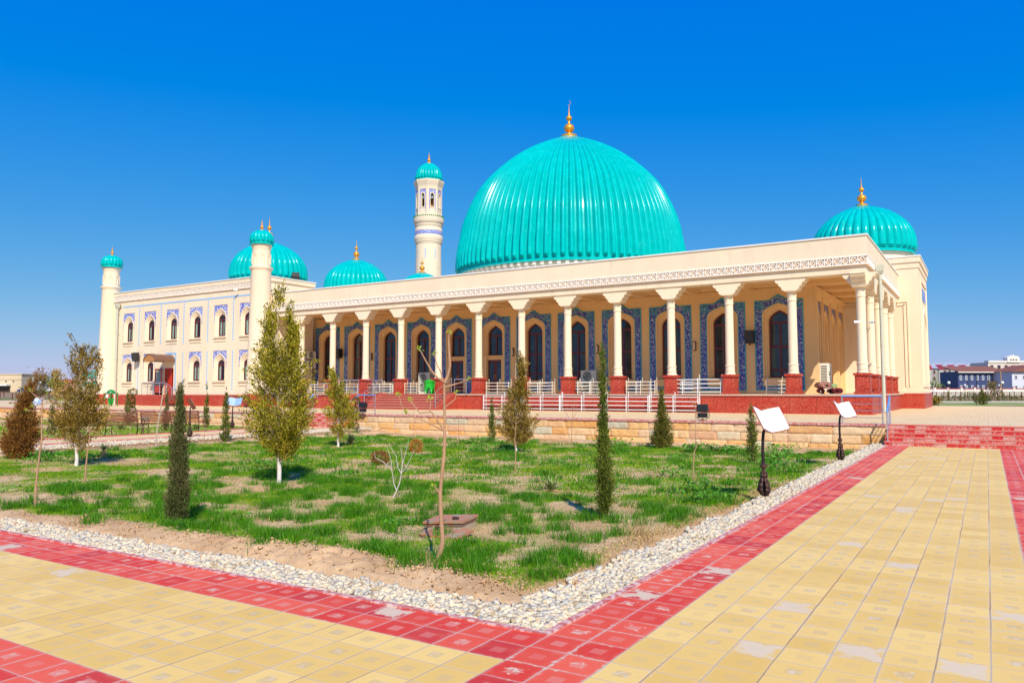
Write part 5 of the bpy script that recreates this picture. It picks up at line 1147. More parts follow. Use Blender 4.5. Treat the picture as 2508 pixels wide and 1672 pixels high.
# dead grass tussock by the pebbles
tp = np.repeat(np.array([(-3.72, 9.05)]), 160, 0)+RNG.normal(0, .10, (160, 2))
blades('straw_tussock', tp, RNG.uniform(.08, .26, 160), np.full(160, .006), DRYG, soil_full, 1.5, 'dry straw tussock at the pebble edge')
# ================================================================ OBJECTS
# ---- shoe racks
def make_rack(w_, bays, m, h=.98, label='', group=''):
    t = thing('shoe_rack', (0, 0, 0), label, 'rack', group)
    for k in range(bays+1):
        x = -w_/2+w_*k/bays; b = MB()
        b.tube([(x, -.17, 0), (x, -.17, h*.86), (x, -.14, h*.92), (x, -.08, h*.9)], .018, 6); b.tube([(x, .15, 0), (x, .15, h*1.05), (x, .13, h*1.13), (x, .09, h*1.10)], .018, 6)
        for z in (.2, .42, .64, .85): b.tube([(x, -.17, z*h), (x, .15, z*h)], .009, 5)
        for z in (.3, .52, .74):
            b.tube([(x, -.10+.06*math.cos(a), z*h+.05*math.sin(a)) for a in [2*PI*i/8 for i in range(9)]], .006, 4); b.tube([(x, .06+.05*math.cos(a), z*h+.05*math.sin(a)) for a in [2*PI*i/8 for i in range(9)]], .006, 4)
        b.build('side_frame', m, t)
    for z in (.13, .37, .61, .85):
        b = MB(); b.box(-w_/2, w_/2, -.18, -.155, z*h-.02, z*h+.02)
        for y in (-.10, -.04, .02, .08): b.box(-w_/2, w_/2, y, y+.03, z*h, z*h+.012)
        b.box(-w_/2, w_/2, .14, .16, z*h-.015, z*h+.015); b.build('shelf', m, t)
    return t
rl = make_rack(2.58, 2, WHITE, 1.0, 'x', 'white shoe racks on the terrace below the porch')
low = [(-24.19, 2.6, 'leftmost white shoe rack on the terrace, beside the stair cheek'), (-21.6, 2.45, 'white terrace shoe rack behind the gold-brown conifer'), (-19.0, 2.65, 'white terrace shoe rack just left of the tall thin cypress'), (-16.35, 2.45, 'white terrace shoe rack just right of the tall thin cypress'), (-13.75, 2.6, 'rightmost white shoe rack on the terrace, behind the right floodlight')]
for i, (x, w_, lab) in enumerate(low):
    place(rl, i > 0, (x, 38.1, .634), 0, lab, (w_/2.58, 1, .93))
rc = make_rack(1.75, 2, CRMP, .86, 'x', 'cream and white shoe racks standing on the porch floor')
upr = [(-25.22, 1.6, 'cream porch rack in the bay right of the stair railing', 0), (-22.25, 1.65, 'cream porch rack right of the pedestal behind the gold-brown conifer', 0), (-18.95, 1.65, 'cream porch rack in front of the single-fan air conditioner', 0), (-15.98, 1.65, 'cream porch rack two bays right of the air conditioner with one fan showing', 0), (-40.7, 1.85, 'cream porch rack left behind the ramp railings', 0), (-37.6, 2.0, 'white porch rack behind the ramp, second from the left', 0),
       (-34.6, 2.3, 'white porch rack just left of the stairs', 0), (-31.95, 1.0, 'short cream rack behind the stair top, left of the twin-fan unit', 0), (-8.95, 1.5, 'dim cream rack under the rightmost porch window', 1.6)]
for i, (x, w_, lab, dy) in enumerate(upr): place(rc, i > 0, (x, 39.2+dy, 1.572), 0, lab, (w_/1.75, 1, .92))
rw = make_rack(2.4, 2, WHITE, .9, 'white porch rack in the second bay from the right corner', 'cream and white shoe racks standing on the porch floor'); rw.location = (-12.8, 39.2, 1.572)
rb = make_rack(1.6, 2, WHITE, .8, 'x', 'second row of shoe racks along the porch wall')
for i, (x, lab) in enumerate([(-24.0, 'shaded rack by the wall right of the right-hand door'), (-21.2, 'shaded rack by the wall left of the one-fan air conditioner'), (-17.4, 'shaded white rack by the wall right of the one-fan air conditioner'), (-14.6, 'shaded white rack by the wall under the third window from the right'), (-36.9, 'shaded rack by the wall behind the ramp')]):
    place(rb, i > 0, (x, 42.0, 1.572), 0, lab)
# ---- air conditioners
def ac_unit(loc, w_, h, d, fans, m, label, rz=0, stand=0, axis='y'):
    t = thing('air_conditioner', loc, label, 'air conditioner', None, rz); b = MB(); b.box(-w_/2, w_/2, -d/2, d/2, stand, stand+h); b.build('casing', m, t, .012)
    for k in range(fans):
        zc = stand+h*(.5 if fans == 1 else (.27+.46*k)); r_ = min(w_*.36, h*.42/fans); xc = -w_*.08
        b = MB()
        for q_ in (1.0, .8, .6, .4, .2): b.rings([[(xc+(r_*q_+e)*math.cos(a), -d/2-y, zc+(r_*q_+e)*math.sin(a)) for a in [2*PI*i/24 for i in range(24)]] for e, y in ((-.008, .004), (0, .02), (.008, .004))], True)
        b.build('fan_grille', ACM, t)
        b = MB(); c_ = [(xc+r_*math.cos(2*PI*i/24), -d/2-.003, zc+r_*math.sin(2*PI*i/24)) for i in range(24)]; b.add(c_, [tuple(range(24))]); b.build('fan_recess', mat('fan_dark', (.05, .06, .055), .6), t)
        b = MB()
        for i in range(5):
            a = 2*PI*i/5; b.add([(xc+r_*.15*math.cos(a), -d/2-.006, zc+r_*.15*math.sin(a)), (xc+r_*.9*math.cos(a), -d/2-.008, zc+r_*.9*math.sin(a)), (xc+r_*.8*math.cos(a+.7), -d/2-.004, zc+r_*.8*math.sin(a+.7))], [(0, 1, 2)])
        b.build('fan', mat('fan_blade', (.2, .22, .2), .5), t)
    b = MB(); n_ = int(h/.09)
    for k in range(n_): z = stand+h*.06+k*(h*.88/n_); b.box(-w_/2-.006, w_/2+.006, -d*.35, d*.35, z, z+h*.88/n_*.55)
    b.build('side_louvres', mat('louvre_dark', (.07, .07, .06), .6), t)
    if stand:
        b = MB()
        for x in (-w_/2+.04, w_/2-.04): b.box(x-.03, x+.03, -d/2, -d/2+.05, 0, stand); b.box(x-.03, x+.03, d/2-.05, d/2, 0, stand)
        b.box(-w_/2, w_/2, -d/2, d/2, stand-.05, stand); b.build('stand', WHITE, t)
    return t
ac_unit((-33.35, 42.4, 1.572), 1.0, 1.42, .42, 2, ACM, 'grey-green twin-fan air conditioner left of the porch doors', stand=.06)
ac_unit((-20.75, 42.6, 1.572), 1.05, 1.36, .40, 2, ACM, 'grey-green air conditioner in front of the fourth porch window right of the doors', stand=.08)
ac_unit((-44.78, 42.45, 3.55), .85, .58, .34, 1, ACW, 'lower wall-hung air conditioner on the wing side wall inside the porch', rz=PI/2)
ac_unit((-44.78, 42.45, 4.28), .85, .58, .34, 1, ACW, 'upper wall-hung air conditioner on the wing side wall inside the porch', rz=PI/2)
ac_unit((-7.40, 44.2, 1.572), 1.0, 1.42, .44, 2, ACW, 'cream air conditioner seen edge-on at the right end of the porch', rz=PI/2, stand=.22)
ac_unit((-42.1, 42.6, 1.572), .8, .9, .36, 1, ACM, 'small grey air conditioner behind the leftmost racks', stand=.1)
# ---- loudspeakers, sconces, cameras
def speaker(loc, rz, tilt, label):
    t = thing('loudspeaker', loc, label, 'loudspeaker', 'black loudspeakers fixed to the walls', rz)
    b = MB(); b.prism([(-.18, -.36), (.14, -.36), (.14, .36), (-.24, .36), (-.24, .30)], 'x', -.25, .25); o = b.build('cabinet', BLACK, t, .01); o.rotation_euler.x = tilt
    b = MB(); b.box(-.22, .22, -.245, -.235, .12, .33); b.prism([(-.235, .12), (-.20, .08), (-.2, -.30), (-.21, -.30), (-.245, .12)], 'x', -.22, .22); o = b.build('grille', mat('speaker_grille', (.03, .03, .03), .6), t); o.rotation_euler.x = tilt
    b = MB(); b.tube([(0, .12, -.1), (0, .34, -.1)], .03, 6); b.box(-.07, .07, .32, .36, -.2, 0); b.tube([(0, 0, -.34), (0, 0, -.47)], .04, 6); b.build('bracket', BLACK, t); return t
speaker((-11.08, 42.95, 4.72), 0, 0, 'black loudspeaker on the porch wall between the two rightmost windows')
speaker((-42.25, 42.95, 4.65), 0, 0, 'black loudspeaker on the porch wall between the two leftmost windows')
speaker((-60.45, 37.85, 4.65), .5, .18, 'black tilted loudspeaker on the wing wall left of the canopy')
def sconce(x, lab):
    t = thing('wall_lamp', (x, 43.2, 4.33), lab, 'lamp', 'brown and white wall lamps between the porch windows')
    b = MB(); b.prism([(.10, -.28), (.0, -.28), (-.08, 0), (.0, .28), (.10, .28)], 'x', -.07, .07); b.build('bracket', mat('lamp_brown', (.25, .11, .05), .4), t)
    b = MB(); b.tube([(0, -.09, -.2), (0, -.10, .2)], .045, 8); b.build('tube', mat('lamp_glass', (.75, .68, .5), .3), t)
for x, lab in ((-39.16, 'wall lamp between the third and fourth porch columns from the left'), (-26.68, 'wall lamp right of the right-hand porch door'), (-20.51, 'wall lamp behind the tip of the tall thin cypress'), (-14.31, 'wall lamp between the second and third windows from the right')): sconce(x, lab)
def cctv(loc, rz, lab):
    t = thing('security_camera', loc, lab, 'camera', None, rz); b = MB(); b.box(-.05, .05, -.22, .06, -.05, .05); b.build('body', WHITE, t, .008)
    b = MB(); b.tube([(0, -.22, 0), (0, -.235, 0)], .035, 8); b.build('lens', BLACK, t); b = MB(); b.tube([(0, .02, 0), (0, .1, .1), (0, .12, .1)], .015, 6); b.build('arm', WHITE, t)
cctv((-5.0, 38.85, 4.95), -1.1, 'small white security camera on the left side of the corner column')
cctv((-4.5, 39.0, 4.9), .9, 'small white security camera on the right side of the corner column')
cctv((-47.9, 37.9, 9.4), -.9, 'white security camera under the wing frieze beside the right minaret')
cctv((-63.1, 37.9, 9.45), .8, 'white security camera under the wing frieze beside the downpipe')
cctv((-44.6, 40.6, 3.6), 1.2, 'tiny security camera on the wing side wall behind the tall conifer')
# ---- downpipes
def downpipe(loc, H_, lab):
    t = thing('downpipe', loc, lab, 'pipe'); b = MB(); b.lathe([(.085, .12), (.085, H_-.4)], seg=14); b.tube([(0, 0, .14), (0, 0, .05), (.0, -.10, .0)], .10, 10); b.build('pipe', GREYP, t)
    b = MB(); b.rings([[(s_*a, s_*c_, z) for a, c_ in ((-1, -1), (1, -1), (1, 1), (-1, 1))] for s_, z in ((.09, H_-.45), (.15, H_-.3), (.16, H_), (.13, H_))], True); b.build('hopper', GREYP, t)
    for z in (.25, .45, .7, .9):
        b = MB(); b.lathe([(.10, z*H_), (.10, z*H_+.05)], seg=12); b.box(-.02, .02, 0, .25, z*H_, z*H_+.04); b.build('clamp', GREYP, t)
downpipe((-4.28, 41.3, .65), 7.25, 'grey downpipe with a square hopper at the right side of the porch')
downpipe((-63.5, 37.95, .63), 8.7, 'grey downpipe at the left end of the two-storey wing')
# ---- litter bin of green plastic
t = thing('litter_bin', (-29.95, 38.45, 1.572), 'bright green plastic litter bin on legs at the top of the porch stairs', 'bin')
o6 = lambda r_, z: [(r_*math.cos(PI/6+PI/3*k), r_*math.sin(PI/6+PI/3*k), z) for k in range(6)]
b = MB(); b.rings([o6(.33, .40), o6(.36, .74)], True); b.add(o6(.33, .40), [tuple(range(6))]); b.build('body', GREEN, t)
b = MB(); b.rings([o6(.40, .74), o6(.41, .78), o6(.12, .90), o6(.05, .91)], True); b.add(o6(.05, .91), [tuple(range(6))]); b.add(o6(.40, .74), [tuple(range(6))]); b.tube([(0, 0, .9), (0, 0, .96)], .03, 6); b.build('lid', GREEN, t)
for k in range(6):
    a = PI/6+PI/3*k; b = MB(); b.prism([(-.02, 0), (.02, 0), (.12, .40), (-.12, .40)], 'x', -.012, .012); o = b.build('leg', GREEN, t); o.location = (.31*math.cos(a), .31*math.sin(a), 0); o.rotation_euler.z = a
# ---- carpet rolls
def carpet(loc, L, r_, rz, m, lab, inner=None):
    t = thing('rolled_carpet', loc, lab, 'carpet', None, rz); b = MB(); n_ = 60; pts = []
    for i in range(n_): a = 2*PI*2.6*i/n_; q_ = r_*(.35+.65*i/(n_-1)); pts.append((q_*math.cos(a)*1.15, q_*math.sin(a)*.9+r_*.9))
    vs = [(x, y, z) for y in (-L/2, L/2) for x, z in pts]; b.add(vs, [(i, i+1, n_+i+1, n_+i) for i in range(n_-1)], True)
    o = b.build('roll', m, t); md = o.modifiers.new('thick', 'SOLIDIFY'); md.thickness = .035
carpet((-6.60, 41.4, 1.572), 2.0, .16, .3, CARR, 'dark red rolled carpet at the bottom right of the pile by the corner column')
carpet((-6.25, 40.7, 1.572), 2.0, .18, .1, CARR, 'dark red rolled carpet nearest the corner column')
carpet((-7.15, 41.2, 1.572), 1.9, .17, .2, CARR, 'dark rolled carpet at the left under the pink one')
carpet((-7.0, 41.0, 1.80), 2.0, .22, .35, CARP, 'pink patterned rolled carpet on top of the pile, left')
carpet((-6.45, 41.0, 1.87), 1.9, .13, .15, CARG, 'light green rolled carpet on top of the pile, right')
# ---- stairs of the porch
t = thing('porch_stairs', (-31, 37.8, .63), 'wide red granite stairs with sloping cheeks up to the porch doors', 'stairs'); o_ = (-31, 37.8, .63)
b = MB(o_); e_ = MB(o_)
for k in range(6):
    y = 38.66-.30*(5-k)-.02-.42; z = .63+.1567*(k+1)
    b.box(-33.7, -28.5, y, 38.63, .5, z-.03); e_.box(-33.7, -28.5, y-.02, y+.30 if k < 5 else 38.635, z-.03, z)
b.build('risers', STEP, t); e_.build('treads', STEPE, t)
for x in (-34.2, -28.5):
    b = MB(o_); b.prism([(36.75, .5), (36.75, .70), (38.55, 1.66), (38.69, 1.66), (38.69, .5)], 'x', x, x+.5); b.build('cheek', STEP, t)
# ramp along the plinth left of the stairs
t = thing('ramp', (-39, 37.6, .63), 'red stone ramp rising along the plinth to the left of the porch stairs', 'ramp'); b = MB((-39, 37.6, .63))
b.prism([(-43.6, .5), (-43.6, .66), (-35.4, 1.56), (-34.25, 1.56), (-34.25, .5)], 'y', 36.7, 38.69); b.build('body', GRAN, t)
# ---- railings
def railing(loc, tops, label, posts=None, h=.92, mids=3, top_m=None, group=None):
    """tops: list of ground points (x,y,z) relative to loc under the handrail"""
    t = thing('railing', loc, label, 'railing', group); b = MB(); b.tube([(x, y, z+h) for x, y, z in tops], .028, 8); b.build('handrail', top_m or STEEL, t)
    P_ = [Vector(p) for p in tops]
    for (a, c_) in zip(P_, P_[1:]):
        n_ = max(1, round((c_-a).length/.9))
        for k in range(n_+1):
            if k == 0 and a is not P_[0]: continue
            p = a.lerp(c_, k/n_); b = MB(); b.tube([(p.x, p.y, p.z), (p.x, p.y, p.z+h)], .022, 7); b.lathe([(.045, 0), (.045, .02), (.022, .03)], (p.x, p.y), 8, z0=p.z); b.build('post', STEEL, t)
    b = MB()
    for k in range(mids): zz = h*(.22+.22*k*1.15); b.tube([(x, y, z+zz) for x, y, z in tops], .009, 6)
    b.build('mid_rails', STEEL, t); return t
railing((-2.98, 28.42, .634), [(-1.28, 0, 0), (-.02, 0, 0)], 'steel railing with blue top along the terrace edge left of the red steps', top_m=BLUES, mids=3)
railing((-2.78, 28.45, .634), [(0, 0, 0), (0, -.95, -.51)], 'steel handrail sloping down the left side of the red steps', top_m=BLUES, mids=3)
railing((-26.6, 28.45, .634), [(1.1, 0, 0), (0, 0, 0), (0, -1.0, -.50)], 'blue-topped steel railing on the right of the narrow pink steps', top_m=BLUES, mids=3)
railing((-29.7, 28.45, .634), [(-1.2, 0, 0), (0, 0, 0), (0, -1.0, -.50)], 'blue-topped steel railing on the left of the narrow pink steps', top_m=BLUES, mids=3)
railing((-28.25, 38.5, 1.57), [(0, 0, .08), (0, -1.65, -.82)], 'steel railing on the right cheek of the porch stairs', mids=4)
railing((-33.95, 38.5, 1.57), [(0, 0, .08), (0, -1.65, -.82)], 'steel railing on the left cheek of the porch stairs', mids=4)
railing((-43.4, 36.78, .66), [(0, 0, .02), (8.0, 0, .90), (9.0, 0, .90)], 'long steel railing climbing the outer edge of the ramp', mids=4)
railing((-28.2, 38.6, 1.572), [(.1, 0, 0), (1.0, 0, 0)], 'short steel railing between the stairs and the pedestal on their right', mids=4)
railing((-35.9, 38.9, 1.572), [(-.9, 0, 0), (1.6, 0, 0)], 'steel railing along the porch edge above the ramp', mids=3)
xd_ = xd
railing((xd_-1.8, 37.0, 1.50), [(0, 1.0, 0), (0, 0, 0), (3.2, 0, 0), (4.7, 0, -.80)], 'steel railing around the landing of the wing door', mids=3, h=.95)
# ---- benches
def make_bench(L, label, group):
    t = thing('bench', (0, 0, 0), label, 'bench', group)
    for k, y in enumerate((-L/2+.05, 0, L/2-.05)):
        b = MB(); b.tube([(.26, y, 0), (.22, y, .18), (.25, y, .40), (.0, y, .42), (-.20, y, .42), (-.26, y, .6), (-.30, y, .88)], .018, 6); b.tube([(-.24, y, 0), (-.18, y, .2), (-.20, y, .42)], .018, 6); b.tube([(.22, y, .12)]+[(.02+.2*math.cos(a), y, .12+.12*math.sin(a)) for a in [PI*i/6 for i in range(7)]]+[(-.2, y, .12)], .012, 5)
        if k != 1: b.tube([(-.25, y, .62), (.05, y, .66), (.24, y, .62), (.30, y, .55), (.26, y, .48), (.25, y, .40)], .018, 6); b.tube([(.10+.06*math.cos(a), y, .53+.06*math.sin(a)) for a in [2*PI*i/10 for i in range(11)]], .009, 5)
        b.build('iron_frame', IRON, t)
    b = MB()
    for k in range(7): x = .24-.068*k; b.box(x-.05, x, -L/2, L/2, .43, .455)
    b.build('seat', WOOD, t); b = MB()
    for k in range(7):
        z = .50+.060*k; x = -.225-.012*k; b.box(x, x+.022, -L/2, L/2, z, z+.042)
    b.build('backrest', WOOD, t); return t
bn = make_bench(2.8, 'x', 'brown slatted benches with iron arms')
place(bn, False, (-29.72, 17.55, 0), 0, 'long brown slatted bench partly hidden by the bronze-olive conifer')
place(bn, True, (-29.72, 20.45, 0), 0, 'long brown slatted bench just left of the dark narrow cypress')
place(bn, True, (-52.9, 36.2, .634), -PI/2, 'dark slatted bench against the wing wall left of the door steps', (.7, .7, .95))
place(bn, True, (-45.7, 36.3, .634), -PI/2, 'dark slatted bench against the wing wall behind the blue sign', (.8, .8, .95))
# ---- book-shaped signs
def make_book(label):
    t = thing('book_sign', (0, 0, 0), label, 'sign', 'open-book signs on bent iron posts')
    b = MB()
    for k in range(10):
        a0 = 2*PI*k/10; pr = [(.028, .0), (.05, .03), (.092, .10), (.10, .16), (.085, .25), (.055, .33), (.05, .40), (.062, .42)]
        for (r0, z0_), (r1, z1_) in zip(pr, pr[1:]):
            if k % 2: continue
            w_ = .42; b.add([(r0*math.cos(a0-w_), r0*math.sin(a0-w_), z0_), (r0*math.cos(a0+w_), r0*math.sin(a0+w_), z0_), (r1*math.cos(a0+w_), r1*math.sin(a0+w_), z1_), (r1*math.cos(a0-w_), r1*math.sin(a0-w_), z1_)], [(0, 1, 2, 3)], True)
    o = b.build('leaf_base', IRON, t); md = o.modifiers.new('s', 'SOLIDIFY'); md.thickness = .014
    b = MB(); b.lathe([(.06, -.02), (.06, .01), (.03, .02)], seg=12); b.lathe([(.03, .38), (.03, .48), (.055, .50), (.058, .53), (.04, .545), (.05, .56), (.03, .57)], seg=14); b.build('collar', IRON, t)
    b = MB(); b.tube([(0, 0, 0), (0, 0, .55), (-.005, 0, .8), (.0, 0, .95), (.015, .01, 1.06), (.06, .04, 1.18)], [.028, .028, .026, .026, .025, .024], 10); b.build('post', mat('dark_iron_post', (.03, .02, .02), .45, .4), t)
    return t
def book_sign(loc, rz, label, m=PAGE, sc=1):
    t = make_book(label); t.location = loc; t.rotation_euler.z = rz; t.scale = (sc,)*3
    o = Vector((.145, -.02, 1.075)); sp = Vector((-.105, .18, .355)); r_ = Vector((.35, .10, .06)); l_ = Vector((-.24, -.30, .08))
    for w_, nm in ((r_, 'right'), (l_, 'left')):
        n_ = (w_.cross(sp) if nm == 'right' else sp.cross(w_)).normalized()
        if n_.z < 0: n_ = -n_
        for (mm, name, g_, h0, h1) in ((COPPER, 'cover', .014, -.02, -.004), (m, 'page', -.004, -.0035, .004)):
            b = MB(); wu = w_.normalized(); su = sp.normalized(); P_ = []
            for a, c_, bow in ((0, 0, 0), (.5, 0, -.008), (1, 0, 0), (1.02, .5, 0), (1, 1, 0), (.5, 1, .008), (0, 1, 0)):
                P_.append(o+w_*a+sp*c_+wu*(g_ if a > .9 else (0 if a < .1 else 0))+su*(g_ if c_ > .9 else (-g_ if c_ < .1 else 0))+su*bow)
            k = len(P_); vs = [tuple(p+n_*h) for h in (h0, h1) for p in P_]
            b.add(vs, [tuple(range(k))[::-1], tuple(range(k, 2*k))]+[(i, (i+1) % k, (i+1) % k+k, i+k) for i in range(k)]); b.build(name, mm, t)
    return t
book_sign((-3.21, 13.13, -.02), YAW+.05, 'white open-book sign nearest the camera, beside the pebble strip', sc=1.0)
book_sign((-3.21, 20.95, -.02), YAW+.05, 'white open-book sign farther back, close to the red steps', sc=1.0)
book_sign((-31.2, 24.6, -.02), YAW-.55, 'pale blue open-book sign left of the tall olive conifer', PAGEB)
book_sign((-26.2, 18.7, -.02), YAW+1.37, 'book sign seen edge-on right of the benches, behind the dark narrow cypress', PAGEB)
book_sign((-44.3, 22.0, -.05), YAW-.6, 'blue book sign behind the rust-brown conifer', PAGEB)
floodlight((-27.0+1.2, 27.9, .63), 'black floodlight on the stone wall right of the small bushy conifer', -.2, 1.15)
floodlight((-9.05, 28.1, .63), 'black floodlight on the stone wall before the rightmost terrace rack', .2, 1.2)
# ---- inspection hatches in the lawn
t = thing('inspection_hatch', (-6.05, 8.25, -.03), 'raised rusty iron hatch with a handle, behind the tall pale sapling', 'hatch', None, R(8)); t.scale = (.68, .7, .9)
RUST = mat('rusty_sheet', rough=.7, fn=lambda g, b: g.mix(g.sm(g.noise(g.obj(), 5, 5, .7), .45, .62), (.46, .17, .08), (.34, .26, .16)))
b = MB(); b.box(-.38, .38, -.27, .27, -.12, .10); b.build('concrete_rim', mat('concrete_rim', rough=.9, fn=tint((.40, .30, .2), .25, 4, 40)), t)
b = MB(); b.box(-.43, .43, -.32, .32, .10, .135); b.box(-.40, .40, -.29, .29, .06, .10); o = b.build('lid', RUST, t); o.rotation_euler = (R(2), R(-3), 0)
b = MB(); b.box(.14, .26, -.22, -.17, .13, .18); b.build('handle', IRON, t)
t = thing('inspection_hatch', (-5.80, 7.80, -.03), 'flat rusty iron lid lying in the soil in front of the raised hatch', 'hatch', None, R(6)); t.scale = (.7, .7, 1)
b = MB(); b.box(-.42, .42, -.26, .26, .0, .03); o = b.build('lid', RUST, t); o.rotation_euler = (R(5), 0, 0); b = MB(); b.box(-.26, -.16, .05, .09, .03, .08); b.build('handle', IRON, t)
# ---- green kiosk bin by the wing
t = thing('waste_station', (-58.4, 34.6, .634), 'green framed waste station with a small domed roof at the left end of the wing', 'bin')
for x in (-.4, .4):
    for y in (-.3, .3): b = MB(); b.box(x-.03, x+.03, y-.03, y+.03, 0, 1.0); b.build('post', GREEND, t)
b = MB(); b.box(-.46, .46, -.36, .36, .95, 1.02); b.build('roof_plate', GREEND, t); b = MB(); b.lathe([(.32, 1.02), (.30, 1.12), (.18, 1.24), (.03, 1.30)], seg=16); b.build('dome_roof', GREEND, t)
b = MB(); b.rings([[(r_*math.cos(2*PI*k/12), r_*math.sin(2*PI*k/12), z) for k in range(12)] for r_, z in ((.15, .1), (.24, .55), (.22, .6))], True); b.build('bin_bowl', GREEN, t); b = MB(); b.box(-.1, .25, -.37, -.35, .62, .9); b.build('notice', WHITE, t)
t = thing('litter_bin', (-60.6, 33.5, .634), 'round green litter bin further left behind the bronze-olive conifer', 'bin'); b = MB(); b.lathe([(.2, 0), (.28, .5), (.3, .7), (.2, .85), (.02, .9)], seg=14); b.build('body', GREEN, t)

# ================================================================ BACKGROUND (distances along the view, metres right of its axis)
def W_(u, f, z=0): return (u*rt.x-f*math.sin(YAW), u*rt.y+f*math.cos(YAW), z)
def U(px, f): return (px-1254)/F*f
def bthing(name, px, f, z, label, cat, group=None, rot=0): return thing(name, W_(U(px, f), f, z), label, cat, group, YAW+rot)
# right: white wall with crimson coping
gz = lambda u, f: gh(*W_(u, f)[:2])
MAG = mat('crimson_coping', (.45, .03, .08), .6); WHW = mat('white_wall_paint', rough=.8, fn=tint((.72, .66, .60), .12, .2, 2))
t = bthing('boundary_wall', 2400, 215, 0, 'distant white boundary wall with crimson coping behind the right-hand fence', 'wall', None, .12)
b = MB(); b.box(-26, 40, -.1, .1, -.5, 2.1); b.build('panels', WHW, t)
for k in range(17): x = -26+4*k; b = MB(); b.box(x-.3, x+.3, -.25, .25, -.5, 2.55); b.build('pillar', WHW, t)
b = MB()
for k in range(17): x = -26+4*k; b.box(x-.38, x+.38, -.33, .33, 2.55, 2.7)
b.box(-26, 40, -.2, .2, 2.1, 2.28); b.build('coping', MAG, t)
def iron_fence(px, f, z, x0, x1, label, sp=2.1, m=None, rot=.05, h=1.35):
    t = bthing('iron_fence', px, f, z, label, 'fence', None, rot); m = m or BROWN
    n_ = int((x1-x0)/sp)
    for k in range(min(n_, 60)): x = x0+k*sp; b = MB(); b.box(x-.06, x+.06, -.06, .06, -.3, h+.15); b.build('post', m, t)
    b = MB()
    for z_ in (.25, h): b.box(x0, x1, -.02, .02, z_-.025, z_+.025)
    for k in range(int((x1-x0)/.3)): x = x0+k*.3; b.box(x-.012, x+.012, -.012, .012, .2, h+.08)
    b.build('bars', m, t)
iron_fence(2400, 128, 0, -14, 30, 'dark red iron fence across the lawns at the far right')
iron_fence(2400, 165, 0, -16, 40, 'second iron fence farther back at the far right, before the white wall', 2.6)
iron_fence(60, 135, .1, -25, 20, 'brown iron fence behind the lawn at the far left')
iron_fence(60, 170, .4, -25, 24, 'second iron fence farther away at the far left', 2.6)
def flat(name, m, px0, px1, f0, f1, z):
    b = MB(); q_ = [W_(U(px0, f0), f0), W_(U(px1, f0), f0), W_(U(px1, f1), f1), W_(U(px0, f1), f1)]; b.add([(x, y, z+gh(x, y)) for x, y, _ in q_], [(0, 1, 2, 3)]); return tag(b.build(name, m), kind='structure')
LAWNF = mat('far_lawn', rough=.95, fn=lambda g, b: g.mix(g.sm(g.noise(g.obj(), .35, 5), .42, .55), (.42, .30, .14), (.12, .26, .002)))
REDP = mat('far_red_paving', rough=.8, fn=tint((.52, .16, .12), .2, .5, 3)); CRP = mat('far_pale_paving', rough=.8, fn=tint((.60, .47, .34), .12, .5, 3))
flat('far_lawn', LAWNF, 2200, 2900, 84, 108, .03); flat('far_path', CRP, 2200, 2900, 108, 122, .035); flat('far_lawn', LAWNF, 2200, 2900, 122, 140, .04); flat('far_path_red', REDP, 2200, 2900, 140, 150, .045); flat('far_path', CRP, 2200, 2900, 150, 172, .05); flat('far_path_red', REDP, 2200, 2900, 172, 188, .055)
flat('far_path', CRP, -500, 230, 84, 98, .03); flat('far_lawn', LAWNF, -500, 230, 98, 112, .035); flat('far_path_red', REDP, -500, 230, 114, 119, .04); flat('far_path', CRP, -500, 230, 119, 126, .045); flat('far_path_red', REDP, -500, 230, 126, 131, .05)
# globe lamps, street lamps
GLOBE = mat('white_globe', (.85, .83, .8), .3)
def make_globe():
    t = thing('globe_lamp', (0, 0, 0), 'x', 'lamp post', 'white globe lamps on dark posts'); b = MB(); b.lathe([(.12, 0), (.1, .3), (.05, .4), (.04, 2.7), (.1, 2.75), (.1, 2.85)], seg=8); b.build('post', BLACK, t); b = MB(); b.sphere((0, 0, 3.1), .27, 12, 8); b.build('globe', GLOBE, t); return t
gl0 = make_globe()
for i, (px, f, lab) in enumerate([(2322, 136, 'globe lamp before the grey apartment block, left of the dark blue building'), (2453, 136, 'large globe lamp in front of the right part of the dark blue building'), (2275, 200, 'globe lamp just right of the domed tower'), (2361, 200, 'globe lamp over the white wall before the dark blue building'), (2445, 215, 'small distant globe lamp left of the large one at the right'), (72, 150, 'globe lamp at the far left beside the blue car'), (100, 205, 'smaller globe lamp at the far left near the white car')]):
    u = U(px, f); place(gl0, i > 0, W_(u, f, gz(u, f)), 0, lab)
def street_lamp(px, f, h, label, arms=2):
    u = U(px, f); t = bthing('street_lamp', px, f, gz(u, f), label, 'lamp post'); b = MB()
    b.tube([(0, 0, 0), (0, 0, h*.55), (h*.03, 0, h*.75), (h*.10, 0, h*.9), (h*.17, 0, h)], [.09, .07, .06, .05, .04], 6)
    if arms > 1: b.tube([(h*.06, 0, h*.82), (0, 0, h*.95), (-h*.1, 0, h*1.03)], .04, 5)
    b.build('mast', mat('galvanised', (.5, .52, .55), .5), t)
    for k in range(arms): s_ = (1, -1)[k]; b = MB(); b.box(min(s_*h*.15, s_*h*.22), max(s_*h*.15, s_*h*.22), -.15, .15, h*(1.0, 1.03)[k], h*(1.0, 1.03)[k]+.14); b.build('lamp_head', mat('lamp_head_grey', (.2, .22, .25), .5), t)
street_lamp(81, 185, 6.6, 'curved double-armed street lamp at the far left'); street_lamp(95, 225, 6.2, 'straight street lamp behind the curved one at the far left', 1); street_lamp(2283, 165, 3.6, 'short white street lamp right of the domed tower', 1)
